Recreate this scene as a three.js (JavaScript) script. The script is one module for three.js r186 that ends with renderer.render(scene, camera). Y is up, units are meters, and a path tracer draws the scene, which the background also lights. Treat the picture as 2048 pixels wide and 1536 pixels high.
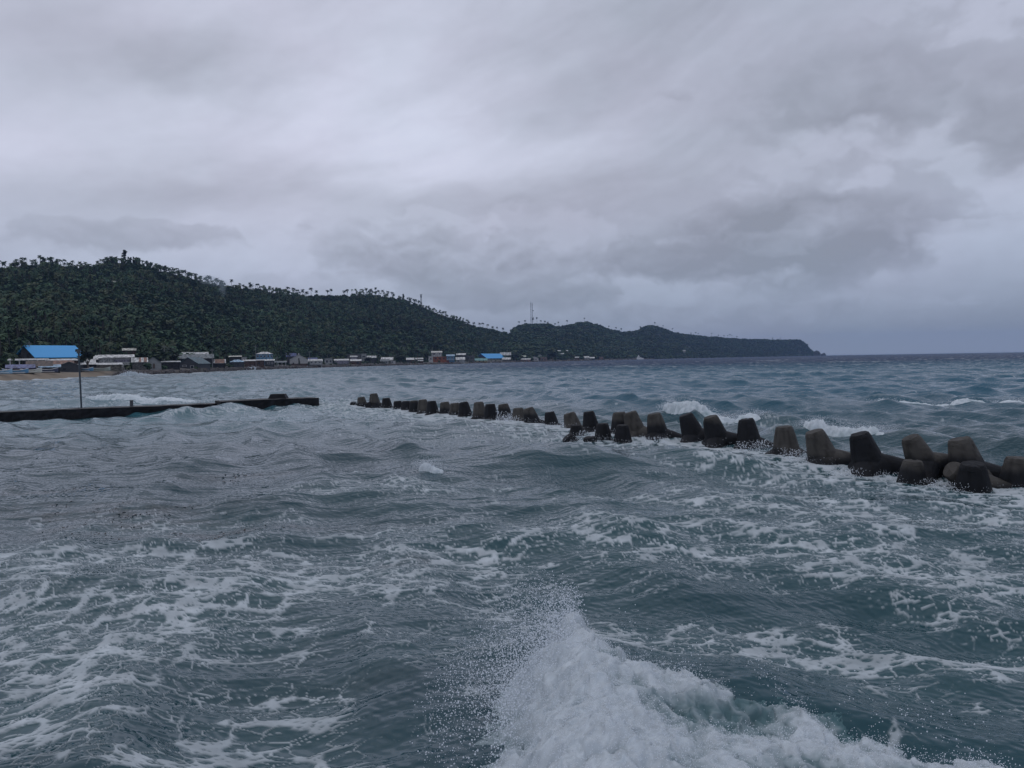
import * as THREE from 'three';
import { mergeGeometries } from 'three/addons/utils/BufferGeometryUtils.js';

// ------------------------------------------------------------------ camera, exposure, sun
const F = 1536, EYE = 3.2, ROLL = 0.0165;
const scene = new THREE.Scene();
const camera = new THREE.PerspectiveCamera(2 * Math.atan(768 / F) * 180 / Math.PI, 4 / 3, 0.1, 20000);
camera.rotation.order = 'YXZ';
camera.position.set(0, EYE, 0);
camera.rotation.set(-Math.atan(48 / F), 0, -ROLL);
camera.updateMatrixWorld();
const renderer = new THREE.WebGLRenderer({ antialias: true });
renderer.setSize(1024, 768);
renderer.toneMapping = THREE.LinearToneMapping;
const EXPO = 0.8;
renderer.toneMappingExposure = EXPO;
renderer.shadowMap.enabled = true;
const sun = new THREE.DirectionalLight(new THREE.Color(1, 0.98, 0.96), 0.5);
sun.position.set(-300, 1000, -40);
sun.castShadow = true; sun.shadow.radius = 190;
sun.shadow.mapSize.set(2048, 2048);
Object.assign(sun.shadow.camera, { left: -900, right: 1500, top: 1500, bottom: -900, near: 1, far: 5000 });
scene.add(sun);

// ------------------------------------------------------------------ numbers
let seedState = 7;
const seed = s => { seedState = s >>> 0; };
function rnd() { seedState = (seedState + 0x6D2B79F5) | 0; let t = Math.imul(seedState ^ (seedState >>> 15), 1 | seedState); t = (t + Math.imul(t ^ (t >>> 7), 61 | t)) ^ t; return ((t ^ (t >>> 14)) >>> 0) / 4294967296; }
const rr = (a, b) => a + (b - a) * rnd();
const clamp = (x, a = 0, b = 1) => x < a ? a : x > b ? b : x;
const ss = (a, b, x) => { const t = clamp((x - a) / (b - a)); return t * t * (3 - 2 * t); };
const mix = (a, b, t) => a + (b - a) * t;
const PERM = new Uint8Array(512);
{ seed(42); const p = [...Array(256).keys()]; for (let i = 255; i > 0; i--) { const j = Math.floor(rnd() * (i + 1)); [p[i], p[j]] = [p[j], p[i]]; } for (let i = 0; i < 512; i++) PERM[i] = p[i & 255]; }
const GX = new Float32Array(256), GY = new Float32Array(256);
for (let i = 0; i < 256; i++) { GX[i] = Math.cos(i * 2.399963); GY[i] = Math.sin(i * 2.399963); }
function noise(x, y) {                                     // gradient noise, about -0.7 .. 0.7
  const fx = Math.floor(x), fy = Math.floor(y), X = fx & 255, Y = fy & 255; x -= fx; y -= fy;
  const u = x * x * x * (x * (x * 6 - 15) + 10), v = y * y * y * (y * (y * 6 - 15) + 10);
  const a = PERM[PERM[X] + Y], b = PERM[PERM[X + 1] + Y], c = PERM[PERM[X] + Y + 1], d = PERM[PERM[X + 1] + Y + 1];
  const n0 = GX[a] * x + GY[a] * y, n1 = GX[b] * (x - 1) + GY[b] * y, n2 = GX[c] * x + GY[c] * (y - 1), n3 = GX[d] * (x - 1) + GY[d] * (y - 1);
  const p = n0 + u * (n1 - n0), q = n2 + u * (n3 - n2); return p + v * (q - p);
}
function fbm(x, y, n = 5, gain = 0.5) { let s = 0, a = 1, t = 0; for (let i = 0; i < n; i++) { s += a * noise(x, y); t += a; a *= gain; x = x * 2.03 + 17.1; y = y * 2.03 - 9.7; } return s / t; }
function billow(x, y, n = 5, gain = 0.55) { let s = 0, a = 1, t = 0; for (let i = 0; i < n; i++) { s += a * (1 - 2.2 * Math.abs(noise(x, y))); t += a; a *= gain; x = x * 2.1 + 5.3; y = y * 2.1 + 8.9; } return s / t; }
const W = [0, 0];
function worley(x, y) {                                    // distances to the nearest and second nearest cell point
  const X = Math.floor(x), Y = Math.floor(y); let f1 = 9, f2 = 9;
  for (let j = -1; j <= 1; j++) for (let i = -1; i <= 1; i++) {
    const h = PERM[PERM[(X + i) & 255] + ((Y + j) & 255)], k = PERM[h + 57];
    const dx = X + i + 0.1 + 0.8 * h / 255 - x, dy = Y + j + 0.1 + 0.8 * k / 255 - y, d = dx * dx + dy * dy;
    if (d < f1) { f2 = f1; f1 = d; } else if (d < f2) f2 = d;
  }
  W[0] = Math.sqrt(f1); W[1] = Math.sqrt(f2);
}
const table = rows => x => { if (x <= rows[0][0]) return rows[0][1]; for (let i = 1; i < rows.length; i++) if (x <= rows[i][0]) { const [a, b] = rows[i - 1], [c, d] = rows[i]; return b + (d - b) * (x - a) / (c - a); } return rows[rows.length - 1][1]; };

// A place in the world: column and row of the photograph (2048 x 1536) at a depth in metres, or where that ray meets the sea.
const eul = camera.quaternion.clone();
function ray(px, py) { return new THREE.Vector3((px - 1024) / F, (768 - py) / F, -1).applyQuaternion(eul); }
function at(px, py, depth) { const v = ray(px, py); v.multiplyScalar(depth / -v.z); v.y += EYE; return v; }
function sea(px, py) { const v = ray(px, py); v.multiplyScalar(EYE / -v.y); return { x: v.x, z: v.z, d: -v.z }; }
const hor = px => 736.9 - 0.0165 * px;
const colOf = (x, z) => 1024 + F * x / -z;                 // bearing of a place, as a column at the level of the horizon

// ------------------------------------------------------------------ names and labels
const used = {};
function numbered(n) { const k = used[n] = (used[n] ?? -1) + 1; return k ? `${n}_${String(k).padStart(3, '0')}` : n; }
function tag(o, label, category, group, kind) { o.userData.label = label; if (category) o.userData.category = category; if (group) o.userData.group = group; if (kind) o.userData.kind = kind; return o; }
function base(name, x, y, z, turn = 0) { const g = new THREE.Group(); g.name = numbered(name); g.position.set(x, y, z); g.rotation.y = turn; scene.add(g); return g; }
function mesh(name, geo, mat, parent) { const m = new THREE.Mesh(geo, mat); m.name = parent === scene ? numbered(name) : name; m.castShadow = m.receiveShadow = true; (parent || scene).add(m); return m; }
const merge = list => mergeGeometries(list.map(g => { const h = g.index ? g.toNonIndexed() : g; for (const k of Object.keys(h.attributes)) if (!['position', 'normal', 'uv'].includes(k)) h.deleteAttribute(k); if (!h.attributes.uv) h.setAttribute('uv', new THREE.BufferAttribute(new Float32Array(h.attributes.position.count * 2), 2)); return h; }), false);
function box(w, h, d, x = 0, y = 0, z = 0) { return new THREE.BoxGeometry(w, h, d).translate(x, y, z); }
function bar(a, b, r, n = 6) { const A = new THREE.Vector3(...a), B = new THREE.Vector3(...b), l = A.distanceTo(B), g = new THREE.CylinderGeometry(r, r, l, n); g.translate(0, l / 2, 0); g.applyQuaternion(new THREE.Quaternion().setFromUnitVectors(new THREE.Vector3(0, 1, 0), B.clone().sub(A).normalize())); return g.translate(...a); }
const lin = (r, g, b) => new THREE.Color().setRGB(r, g, b);
const std = (r, g, b, rough = 0.85, extra = {}) => new THREE.MeshStandardMaterial({ color: lin(r, g, b), roughness: rough, side: THREE.DoubleSide, ...extra });

// ------------------------------------------------------------------ sky: overcast cloud, computed by bearing and height
function skyColor(az, el) {                                // degrees; returns the radiance wanted in the picture (linear)
  const e = Math.max(el, -2);
  const k = 1 / (Math.sin(Math.max(e, 0) * Math.PI / 180) + 0.16);   // coordinates on a high cloud sheet
  const sx = Math.sin(az * Math.PI / 180) * k, sy = Math.cos(az * Math.PI / 180) * k;
  const wx = fbm(sx * 0.5 + 3, sy * 0.5, 4), wy = fbm(sx * 0.5 - 7, sy * 0.5 + 4, 4);
  let v = 0.50 + 0.10 * fbm(sx * 0.45 + 1.2 * wx + 11, sy * 0.9 + 1.2 * wy, 6, 0.52);
  const al = az * 0.93 + e * 0.37, ac = e * 0.93 - az * 0.37, bend = 4 * fbm(az * 0.05 + 4, e * 0.07, 4);   // long streaks rising to the right
  const mid = ss(34, 12, Math.abs(az + 2));
  v += (0.16 * fbm(al * 0.03 + 1, (ac + bend) * 0.15 + 2, 5, 0.55) + 0.06 * fbm(al * 0.12, (ac + bend) * 0.5, 5, 0.6)) * (0.45 + 0.55 * mid);
  const da = 6 * fbm(az * 0.07 + 2, e * 0.13, 5, 0.6), de = 4 * fbm(az * 0.06 - 5, e * 0.15 + 9, 5, 0.6);
  const gw = (a, h, wa, wh) => Math.exp(-(((az + da - a) / wa) ** 2) - ((e + de - h) / wh) ** 2);
  v += 0.13 * gw(-10, 19, 9, 6) + 0.09 * gw(-22, 16, 12, 3.5) + 0.10 * gw(-35, 13, 7, 3) + 0.09 * gw(0, 14.2, 9, 2.0) + 0.05 * gw(-26, 24, 14, 3);
  v -= 0.10 * gw(-21, 20.5, 8, 2.2) + 0.05 * gw(-17, 12, 11, 1.5) + 0.06 * gw(15, 20, 13, 6) + 0.05 * gw(6, 11.5, 14, 2.0) + 0.04 * gw(-30, 11, 8, 1.3);
  const low = 1 - ss(0, 8.5, e);                           // towards the horizon the air greys to blue
  v = mix(v, 0.33 - 0.06 * ss(-10, 30, az), low * 0.88);
  const lump = (a, h, wa, wh, top, base, sc, str = 0.85, sh = 1) => {   // heaped lower cloud: lumps with a paler top and a dark base
    const x = az + 1.6 * fbm(az * 0.3, e * 0.35, 4), y = e + 0.9 * fbm(az * 0.3 + 9, e * 0.4, 4);
    const b = billow(x * 0.15 * sc + 40, y * 0.26 * sc + 3, 6, 0.55), n = fbm(x * 0.3 * sc, y * 0.5 * sc + 7, 5);
    const up = (y - h) / wh, shape = 1 - Math.hypot((x - a) / wa, up) + 0.7 * (b - 0.4) + 0.5 * n;
    const m = ss(0.0, up > 0 ? 0.26 : 0.55, shape);
    const rim = up > -0.3 ? Math.exp(-(((shape - 0.2) / 0.16) ** 2)) * 0.35 : 0;
    v = mix(v, mix(base, top, clamp(0.42 + 0.36 * up + 0.9 * (b - 0.42) * sh + 0.5 * n * sh + rim)), m * str);
  };
  lump(-21, 4.5, 10, 1.8, 0.44, 0.34, 1.2, 0.7);
  lump(-13, 3.2, 6, 1.4, 0.43, 0.33, 1.3, 0.8);
  lump(14, 3.2, 16, 1.1, 0.40, 0.29, 1.3, 0.8);
  lump(-2, 7.6, 12.5, 3.4, 0.47, 0.275, 1, 0.95);
  lump(-8, 8.8, 7, 2.4, 0.52, 0.31, 1.5, 0.8);
  lump(2, 4.7, 9, 1.1, 0.36, 0.27, 1.2, 0.7);
  lump(20.5, 8.6, 11, 4, 0.42, 0.215, 0.85, 0.95);
  lump(13, 7, 7, 1.7, 0.36, 0.24, 1.2, 0.8);
  lump(25, 17.4, 8.5, 3.8, 0.42, 0.285, 0.9, 0.85, 0.8);
  lump(34, 15, 4.5, 3.6, 0.41, 0.27, 1, 0.85, 0.8);
  lump(-26.5, 8.6, 7, 1.2, 0.44, 0.34, 1.3, 0.8);
  lump(12.3, 18.3, 1.3, 0.6, 0.46, 0.36, 2, 0.8);
  v += 0.03 * fbm(az * 0.5, e * 0.9, 6, 0.6); v = 0.44 + 1.12 * (v - 0.44) + 0.012;
  v *= 1 - 0.14 * ss(20, 45, e);
  const bl = ss(14, 1, e) * 0.8 + ss(-10, 30, az) * 0.25, pk = fbm(az * 0.09 + 20, e * 0.14, 3);   // lilac grey high, blue grey low and to the right
  return [v * (0.94 - 0.085 * bl + 0.03 * pk), v * (0.99 - 0.02 * pk), v * (1.2 + 0.08 * bl)];
}
{
  const w = 4096, h = 2048, data = new Float32Array(w * h * 4), B = 8;
  const dirOf = (i, j) => { const th = ((i + 0.5) / w - 0.5) * 2 * Math.PI; return [Math.atan2(Math.cos(th), -Math.sin(th)) * 180 / Math.PI, ((j + 0.5) / h - 0.5) * 180]; };
  const look = (i, j) => { const [az, el] = dirOf(i, j); return el < -2 ? [0.2, 0.25, 0.34] : skyColor(az, el); };
  const put = (i, j, c) => { const o = (j * w + i) * 4; data[o] = c[0] / EXPO; data[o + 1] = c[1] / EXPO; data[o + 2] = c[2] / EXPO; data[o + 3] = 1; };
  const coarse = []; for (let j = 0; j <= h / B; j++) { coarse.push([]); for (let i = 0; i <= w / B; i++) coarse[j].push(look((i * B) % w, Math.min(h - 1, j * B))); }
  for (let j = 0; j < h; j++) for (let i = 0; i < w; i++) {
    const [az, el] = dirOf(i, j);
    if (el > -2 && el < 32 && Math.abs(az) < 48) { put(i, j, skyColor(az, el)); continue; }
    const J = Math.floor(j / B), I = Math.floor(i / B), v = j / B - J, u = i / B - I, p = coarse[J][I], q = coarse[J][I + 1], r = coarse[J + 1][I], s = coarse[J + 1][I + 1];
    put(i, j, [0, 1, 2].map(k => mix(mix(p[k], q[k], u), mix(r[k], s[k], u), v)));
  }
  const t = new THREE.DataTexture(data, w, h, THREE.RGBAFormat, THREE.FloatType);
  t.mapping = THREE.EquirectangularReflectionMapping; t.magFilter = THREE.LinearFilter; t.minFilter = THREE.LinearFilter; t.needsUpdate = true;
  scene.background = t; scene.environment = t;
}
scene.fog = new THREE.FogExp2(0x88a6d4, 0.0001);

// ------------------------------------------------------------------ textures: grain and patches
function grain(size, f) { const d = new Uint8Array(size * size * 4); for (let j = 0; j < size; j++) for (let i = 0; i < size; i++) { const c = f(i / size, j / size), o = (j * size + i) * 4; d[o] = c[0] * 255; d[o + 1] = c[1] * 255; d[o + 2] = c[2] * 255; d[o + 3] = 255; } const t = new THREE.DataTexture(d, size, size); t.wrapS = t.wrapT = THREE.RepeatWrapping; t.magFilter = THREE.LinearFilter; t.minFilter = THREE.LinearMipmapLinearFilter; t.generateMipmaps = true; t.needsUpdate = true; return t; }
const blot = grain(256, (u, v) => { const n = clamp(0.8 + 0.8 * fbm(u * 8, v * 8, 5) + 0.45 * fbm(u * 30, v * 4, 3), 0.3); return [n, n, n * 0.98]; });
blot.colorSpace = THREE.SRGBColorSpace;
const rustT = grain(256, (u, v) => { const n = ss(-0.1, 0.22, fbm(u * 6 + 9, v * 3, 5) + 0.25 * noise(u * 24, v * 2)); return [mix(0.86, 0.52, n), mix(0.84, 0.32, n), mix(0.84, 0.25, n)]; });
rustT.colorSpace = THREE.SRGBColorSpace;
const NW = 512, rippleT = (() => {                        // fine ripples, tiling
  seed(99); const ws = []; for (let i = 0; i < 46; i++) { const k = 3 + Math.floor(rnd() ** 1.4 * 34), a = rr(-1.1, 1.1) + 1.05; ws.push([Math.round(k * Math.cos(a)), Math.round(k * Math.sin(a)), rr(0, 6.28), 1 / (k + 2)]); }
  const hgt = (i, j) => { let s = 0; for (const [a, b, p, m] of ws) s += m * Math.sin(2 * Math.PI * (a * i + b * j) / NW + p); return s; };
  const hh = new Float32Array(NW * NW); for (let j = 0; j < NW; j++) for (let i = 0; i < NW; i++) hh[j * NW + i] = hgt(i, j);
  const d = new Uint8Array(NW * NW * 4);
  for (let j = 0; j < NW; j++) for (let i = 0; i < NW; i++) {
    const dx = (hh[j * NW + (i + 1) % NW] - hh[j * NW + (i + NW - 1) % NW]) * 3.2, dy = (hh[((j + 1) % NW) * NW + i] - hh[((j + NW - 1) % NW) * NW + i]) * 3.2, l = Math.hypot(dx, dy, 1), o = (j * NW + i) * 4;
    d[o] = (0.5 - 0.5 * dx / l) * 255; d[o + 1] = (0.5 - 0.5 * dy / l) * 255; d[o + 2] = (0.5 + 0.5 / l) * 255; d[o + 3] = 255;
  }
  const t = new THREE.DataTexture(d, NW, NW); t.wrapS = t.wrapT = THREE.RepeatWrapping; t.magFilter = THREE.LinearFilter; t.needsUpdate = true; return t;
})();

// ------------------------------------------------------------------ where things lie
const shoreD = table([[-700, 120], [-300, 160], [0, 189], [120, 222], [200, 252], [340, 294], [400, 328], [500, 420], [600, 500], [700, 600], [800, 680], [900, 800], [1000, 985], [1060, 1090], [1150, 1250], [1280, 1600], [1400, 2050], [1600, 2950], [1640, 3100], [1700, 3300]]);
// the row of tetrapods, seen from above: column, depth
const ROW = [[2300, 14.5], [2030, 18], [1920, 18.9], [1718, 21], [1568, 24], [1420, 28], [1258, 31.5], [1100, 36.5], [957, 43], [862, 48], [748, 56], [715, 58.5]].map(([c, d]) => ({ x: (c - 1024) / F * d, z: -d }));
function rowDist(x, z) {                                   // signed distance to the row: positive on the open-sea side
  let best = 1e9, sgn = 1;
  for (let i = 1; i < ROW.length; i++) { const a = ROW[i - 1], b = ROW[i], ex = b.x - a.x, ez = b.z - a.z, t = clamp(((x - a.x) * ex + (z - a.z) * ez) / (ex * ex + ez * ez)), dx = x - a.x - ex * t, dz = z - a.z - ez * t, q = dx * dx + dz * dz; if (q < best) { best = q; sgn = ex * dz - ez * dx > 0 ? 1 : -1; } }
  return Math.sqrt(best) * sgn;
}

// ------------------------------------------------------------------ sea surface
seed(1234);
const waves = [];
for (let i = 0; i < 36; i++) { const l = 0.38 * Math.pow(26, (i + rr(-0.4, 0.4)) / 35), th = 2.1 + rr(-0.95, 0.95) * (l > 4 ? 0.6 : 1), k = 2 * Math.PI / l; waves.push([l, Math.cos(th) * k, Math.sin(th) * k, rr(0, 6.28), l * (l > 4.5 ? 0.006 : l > 0.9 ? 0.0122 : 0.009) * rr(0.7, 1.3), Math.cos(th), Math.sin(th)]); }
for (let i = 0; i < 10; i++) { const l = 11 * Math.pow(3.2, i / 9), th = 2.0 + rr(-0.5, 0.5), k = 2 * Math.PI / l; waves.push([l, Math.cos(th) * k, Math.sin(th) * k, rr(0, 6.28), l * 0.0026, Math.cos(th), Math.sin(th)]); }
// single swells: crest line from column, depth to column, depth; height, half width
const SWELL = [
  [1120, 8.9, 1390, 7.1, 0.34, 0.75], [1390, 7.1, 2150, 5.8, 0.2, 0.7],
  [690, 20.2, 1120, 22.8, 0.3, 1.5], [1090, 24, 1420, 22.5, 0.18, 1.4],
  [310, 46.5, 455, 54.6, 0.38, 1.1], [470, 56, 620, 58, 0.02, 1.2], [-60, 62, 420, 66, 0.32, 2.0],
  [1290, 40, 1560, 36.8, 0.5, 1.3], [1590, 29.4, 1900, 26.5, 0.45, 1.1], [1700, 47, 2200, 43, 0.35, 1.5], [2000, 22.5, 2400, 19, 0.3, 1.2],
  [150, 13.8, 620, 14.6, 0.2, 0.7], [480, 17.3, 900, 18.4, 0.18, 0.8], [-150, 18, 380, 19.6, 0.14, 0.9], [-60, 27, 520, 29.5, 0.2, 1.2], [360, 23.6, 780, 25.2, 0.2, 1.0], [-200, 45.6, 330, 49, 0.26, 1.2], [900, 14.2, 1280, 13.6, 0.14, 0.7], [1350, 17.8, 1800, 16.2, 0.16, 0.9], [560, 34, 960, 36, 0.2, 1.3], [100, 11.2, 480, 11.6, 0.1, 0.6], [1250, 15, 1700, 13, 0.12, 0.9], [1000, 64, 1250, 60, 0.3, 2]
].map(([a, da, b, db, h, w]) => ({ ax: (a - 1024) / F * da, az: -da, bx: (b - 1024) / F * db, bz: -db, h, w }));
const OUT = { x: 0, y: 0, z: 0 };
function swellAt(x, z) { let y = 0; for (const s of SWELL) { const ex = s.bx - s.ax, ez = s.bz - s.az, L = ex * ex + ez * ez, t = ((x - s.ax) * ex + (z - s.az) * ez) / L, tc = clamp(t, -0.05, 1.05), dx = x - s.ax - ex * tc, dz = z - s.az - ez * tc, q = (dx * dx + dz * dz) / (s.w * s.w); if (q < 9) y += s.h * Math.exp(-q * 1.1) * (0.85 + 0.4 * noise(x * 0.8 / s.w, z * 0.8 / s.w)); } return y; }
function surface(x, z, cell) {                             // displaced point of the sea for the rest position x, z
  const d = -z; let ox = x, oz = z, y = 0;
  const rd = d < 120 ? rowDist(x, z) : 9, out = ss(-2, 4, rd), col = colOf(x, z);
  const calm = mix(0.8, 1.15, out) * mix(0.55, 1, ss(0, 90, shoreD(col) - d)) * mix(1, 0.8, ss(30, 8, d)) * mix(0.4, 1, ss(0.6, 3.2, Math.abs(rd)));
  for (const w of waves) {
    const keep = ss(1.6 * cell, 3.4 * cell, w[0]); if (keep <= 0) continue;
    const ph = w[1] * x + w[2] * z + w[3], a = w[4] * keep * calm, s = Math.sin(ph), c = Math.cos(ph);
    y += a * s; ox += 0.9 * a * w[5] * c; oz += 0.9 * a * w[6] * c;
  }
  if (d < 75) y += swellAt(x, z);
  const n1 = cell < 0.5 ? fbm(x * 1.1, z * 1.1, 3) * 0.045 * (1 - ss(0.2, 0.5, cell)) : 0;
  OUT.x = ox; OUT.y = y + n1; OUT.z = oz; return OUT;
}
// foam cover: column, row, half width across and along in metres, amount
const COVER = [[90, 1260, 2.6, 1.9, 0.84], [430, 1500, 0.95, 0.35, 1.0], [20, 1400, 1.2, 0.9, 0.75], [120, 1130, 4.5, 2.2, 0.62], [420, 1190, 2.2, 1.6, 0.6], [700, 1130, 3, 2, 0.56], [560, 1390, 1.2, 0.9, 0.55], [760, 1440, 0.7, 0.6, 0.25], [900, 1280, 1.4, 1.2, 0.46], [1100, 1190, 1.6, 1.2, 0.45], [1010, 1090, 3, 2, 0.5],
  [1450, 1255, 1.7, 0.7, 0.6], [1980, 1300, 1.3, 0.42, 0.95], [1720, 1285, 1.3, 0.3, 0.66], [1740, 1345, 1.2, 0.22, 0.5], [1850, 1160, 2.2, 1.5, 0.74], [1600, 1090, 3, 1.6, 0.6], [1900, 1040, 3.5, 2, 0.75], [1500, 1000, 4, 2, 0.58], [1250, 1080, 2.5, 1.6, 0.5], [680, 990, 1.9, 1.2, 0.5], [860, 990, 1.5, 2.2, 0.42], [350, 1040, 2.4, 0.6, 0.45], [1900, 1390, 1.2, 0.35, 0.3], [1180, 1250, 0.9, 0.5, 0.65], [210, 1430, 0.5, 0.4, 0.6]].map(([a, b, rx, rz, w]) => { const p = sea(a, b); return [p.x, p.z, rx, rz, w]; });
const CLEAR = [[1400, 1400, 1.5, 0.5], [1750, 1440, 1.6, 0.5], [800, 1380, 0.7, 0.5], [250, 930, 12, 5], [1500, 1190, 1.6, 0.5]].map(([a, b, rx, rz]) => { const p = sea(a, b); return [p.x, p.z, rx, rz]; });
const WEED = [[280, 897, 4.5, 0.7], [40, 895, 3.5, 0.6], [110, 1015, 2.4, 0.6], [440, 1056, 3, 0.4], [250, 1022, 2.2, 0.4], [300, 850, 7, 1.2], [460, 955, 1.6, 0.4], [30, 985, 2.2, 0.6], [220, 1040, 2.5, 0.5], [560, 870, 2, 0.6], [640, 1350, 0.9, 0.4], [820, 1110, 0.8, 0.3], [1590, 1230, 0.9, 0.25], [1640, 915, 0, 0], [130, 790, 9, 2]].map(([a, b, rx, rz]) => { const p = sea(a, b); return [p.x, p.z, rx || 1e-3, rz || 1e-3]; });
function coverAt(x, z) {
  const d = -z, col = colOf(x, z); let m = 0.1 + 0.3 * fbm(x * 0.09, z * 0.14, 3) + 0.25 * noise(x * 0.35, z * 0.5);
  if (d > 14) m -= 0.15 * ss(14, 22, d);
  for (const [cx, cz, rx, rz, w] of COVER) { const q = ((x - cx) / rx) ** 2 + ((z - cz) / rz) ** 2; if (q < 6) m = Math.max(m, m * 0.4 + w * Math.exp(-q * 0.7) * (0.95 + 0.5 * noise(x * 0.8 + 4, z * 1.2))); }
  for (const [cx, cz, rx, rz] of CLEAR) { const q = ((x - cx) / rx) ** 2 + ((z - cz) / rz) ** 2; if (q < 6) m *= 1 - 0.85 * Math.exp(-q); }
  if (d < 85) {
    const rd = rowDist(x, z), n = noise(x * 0.4, z * 0.4);
    if (rd < 0) m = Math.max(m, (1.06 + 0.4 * n) * Math.exp(rd / (1.7 + 0.04 * d)) + 0.25 * Math.exp(rd / 7));
    else m = Math.max(m, (0.62 + 0.3 * n) * Math.exp(-rd / 1.6));
    if (col > 630 && col < 730) m = Math.max(m, 0.75 * ss(630, 660, col) * Math.exp(-(((d - 58) / 7) ** 2)) + 0.3 * n);
    if (col > 300 && col < 640) m = Math.max(m, (0.5 + 0.5 * n) * Math.exp(-(((d - mix(47, 57, (col - 300) / 340)) / 1.6) ** 2)));
    if (col < 660 && col > -100) m = Math.max(m, (0.55 + 0.4 * n) * Math.exp(-(((d - mix(58, 66, col / 640)) / 4.0) ** 2)) * ss(60, 260, col));
    if (rd > 0) m = Math.max(m, 0.55 * Math.exp(-(((rd - 7) / 3) ** 2)) * ss(0.05, 0.35, noise(x * 0.13 + 3, z * 0.13)));
  }
  const sd = shoreD(col) - d, band = col > 120 && col < 430 ? 10 + d * 0.035 : 6 + d * 0.02;   // surf on the shore
  if (d > 60 && sd > 0 && sd < 190 && col < 760) m = Math.max(m, 0.95 * ss(0.045, 0.0, Math.abs(noise(x * 0.012 + 3, z * 0.034))) * ss(0.0, 0.25, noise(x * 0.02 + 30, z * 0.02)));
  if (col < 1660 && sd < band * 4) m = Math.max(m, ss(band * 1.2, band * 0.1, sd + band * 0.7 * noise(x * 0.03, z * 0.03)) * (col < 430 ? 1.3 : 0.7 + 0.8 * noise(x * 0.012 + 9, z * 0.012)));
  return clamp(m, 0, 1.15);
}
function foamPat(x, z, m, d) {
  if (m <= 0.03) return 0;
  const wx = fbm(x * 0.7, z * 0.7, 3), wz = fbm(x * 0.7 + 31, z * 0.7 + 7, 3), hx = noise(x * 4, z * 5), hz = noise(x * 4 + 9, z * 5);
  const g1 = noise(x * 0.55 + 3, z * 0.75), g2 = noise(x * 1.7 + 8, z * 2.2), g3 = noise(x * 9, z * 11);
  worley(x * 1.6 + wx * 1.2 + hx * 0.16, z * 2.5 + wz * 1.2 + hz * 0.16); const a = W[0], e = W[1] - W[0];
  worley(x * 4.0 + wx * 1.8 + hx * 0.28 + 40, z * 6.0 + wz * 1.8 + hz * 0.28); const b = W[0], eb = W[1] - W[0];
  worley(x * 9.5 + hx * 0.7 + 7, z * 14 + hz * 0.7); const c = W[0];
  const k = Math.min(0.72 + 0.22 * ss(0.8, 1.1, m), m * 0.85 + 0.12 + 0.26 * g1 + 0.34 * g2);
  const hole = Math.min((a - mix(1.0, 0.12, k)) * 1.0, (b - mix(0.8, 0.05, k)) * 0.55 + 0.02 + 0.3 * ss(30, 50, d), (c - mix(0.62, 0.0, k)) * 0.3 + 0.03 + 0.3 * ss(11, 20, d)) + 0.05 * g3 + 0.03 * noise(x * 24, z * 28) * ss(14, 9, d);
  let f = ss(-0.02, 0.06, hole);
  const lw = 0.075 * k - 0.012 + 0.03 * g3;                       // thin joined threads
  if (lw > 0) f = Math.max(f, (1 - ss(lw * 0.5, lw + 0.02, e)) * ss(0.36, 0.56, k), (1 - ss(lw * 0.6, lw * 1.2 + 0.02, eb)) * ss(0.3, 0.52, k + 0.2 * g3));
  return f;
}
function foamAt(x, z, y, cell) {
  const d = -z, m = coverAt(x, z); let f = foamPat(x, z, m, d);
  if (cell > 0.3 && m > 0.04) f = mix(f, clamp(m * 1.1 - 0.15 + 0.8 * noise(x * 0.7 + 3, z * 0.7) + 0.7 * noise(x * 1.9 + 8, z * 1.9)), ss(0.3, 0.9, cell));
  const col = colOf(x, z);
  if (d > 20 && y > 0.12) {                                // small white caps on steep crests
    const c = y - 0.34 - 0.12 * ss(900, 500, col) + 0.3 * noise(x * 0.6, z * 0.6) + 0.22 * noise(x * 0.05, z * 0.05);
    f = Math.max(f, ss(0.06, 0.26, c) * 0.75 * ss(20, 34, d));
  }
  return [f, m];
}
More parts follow.
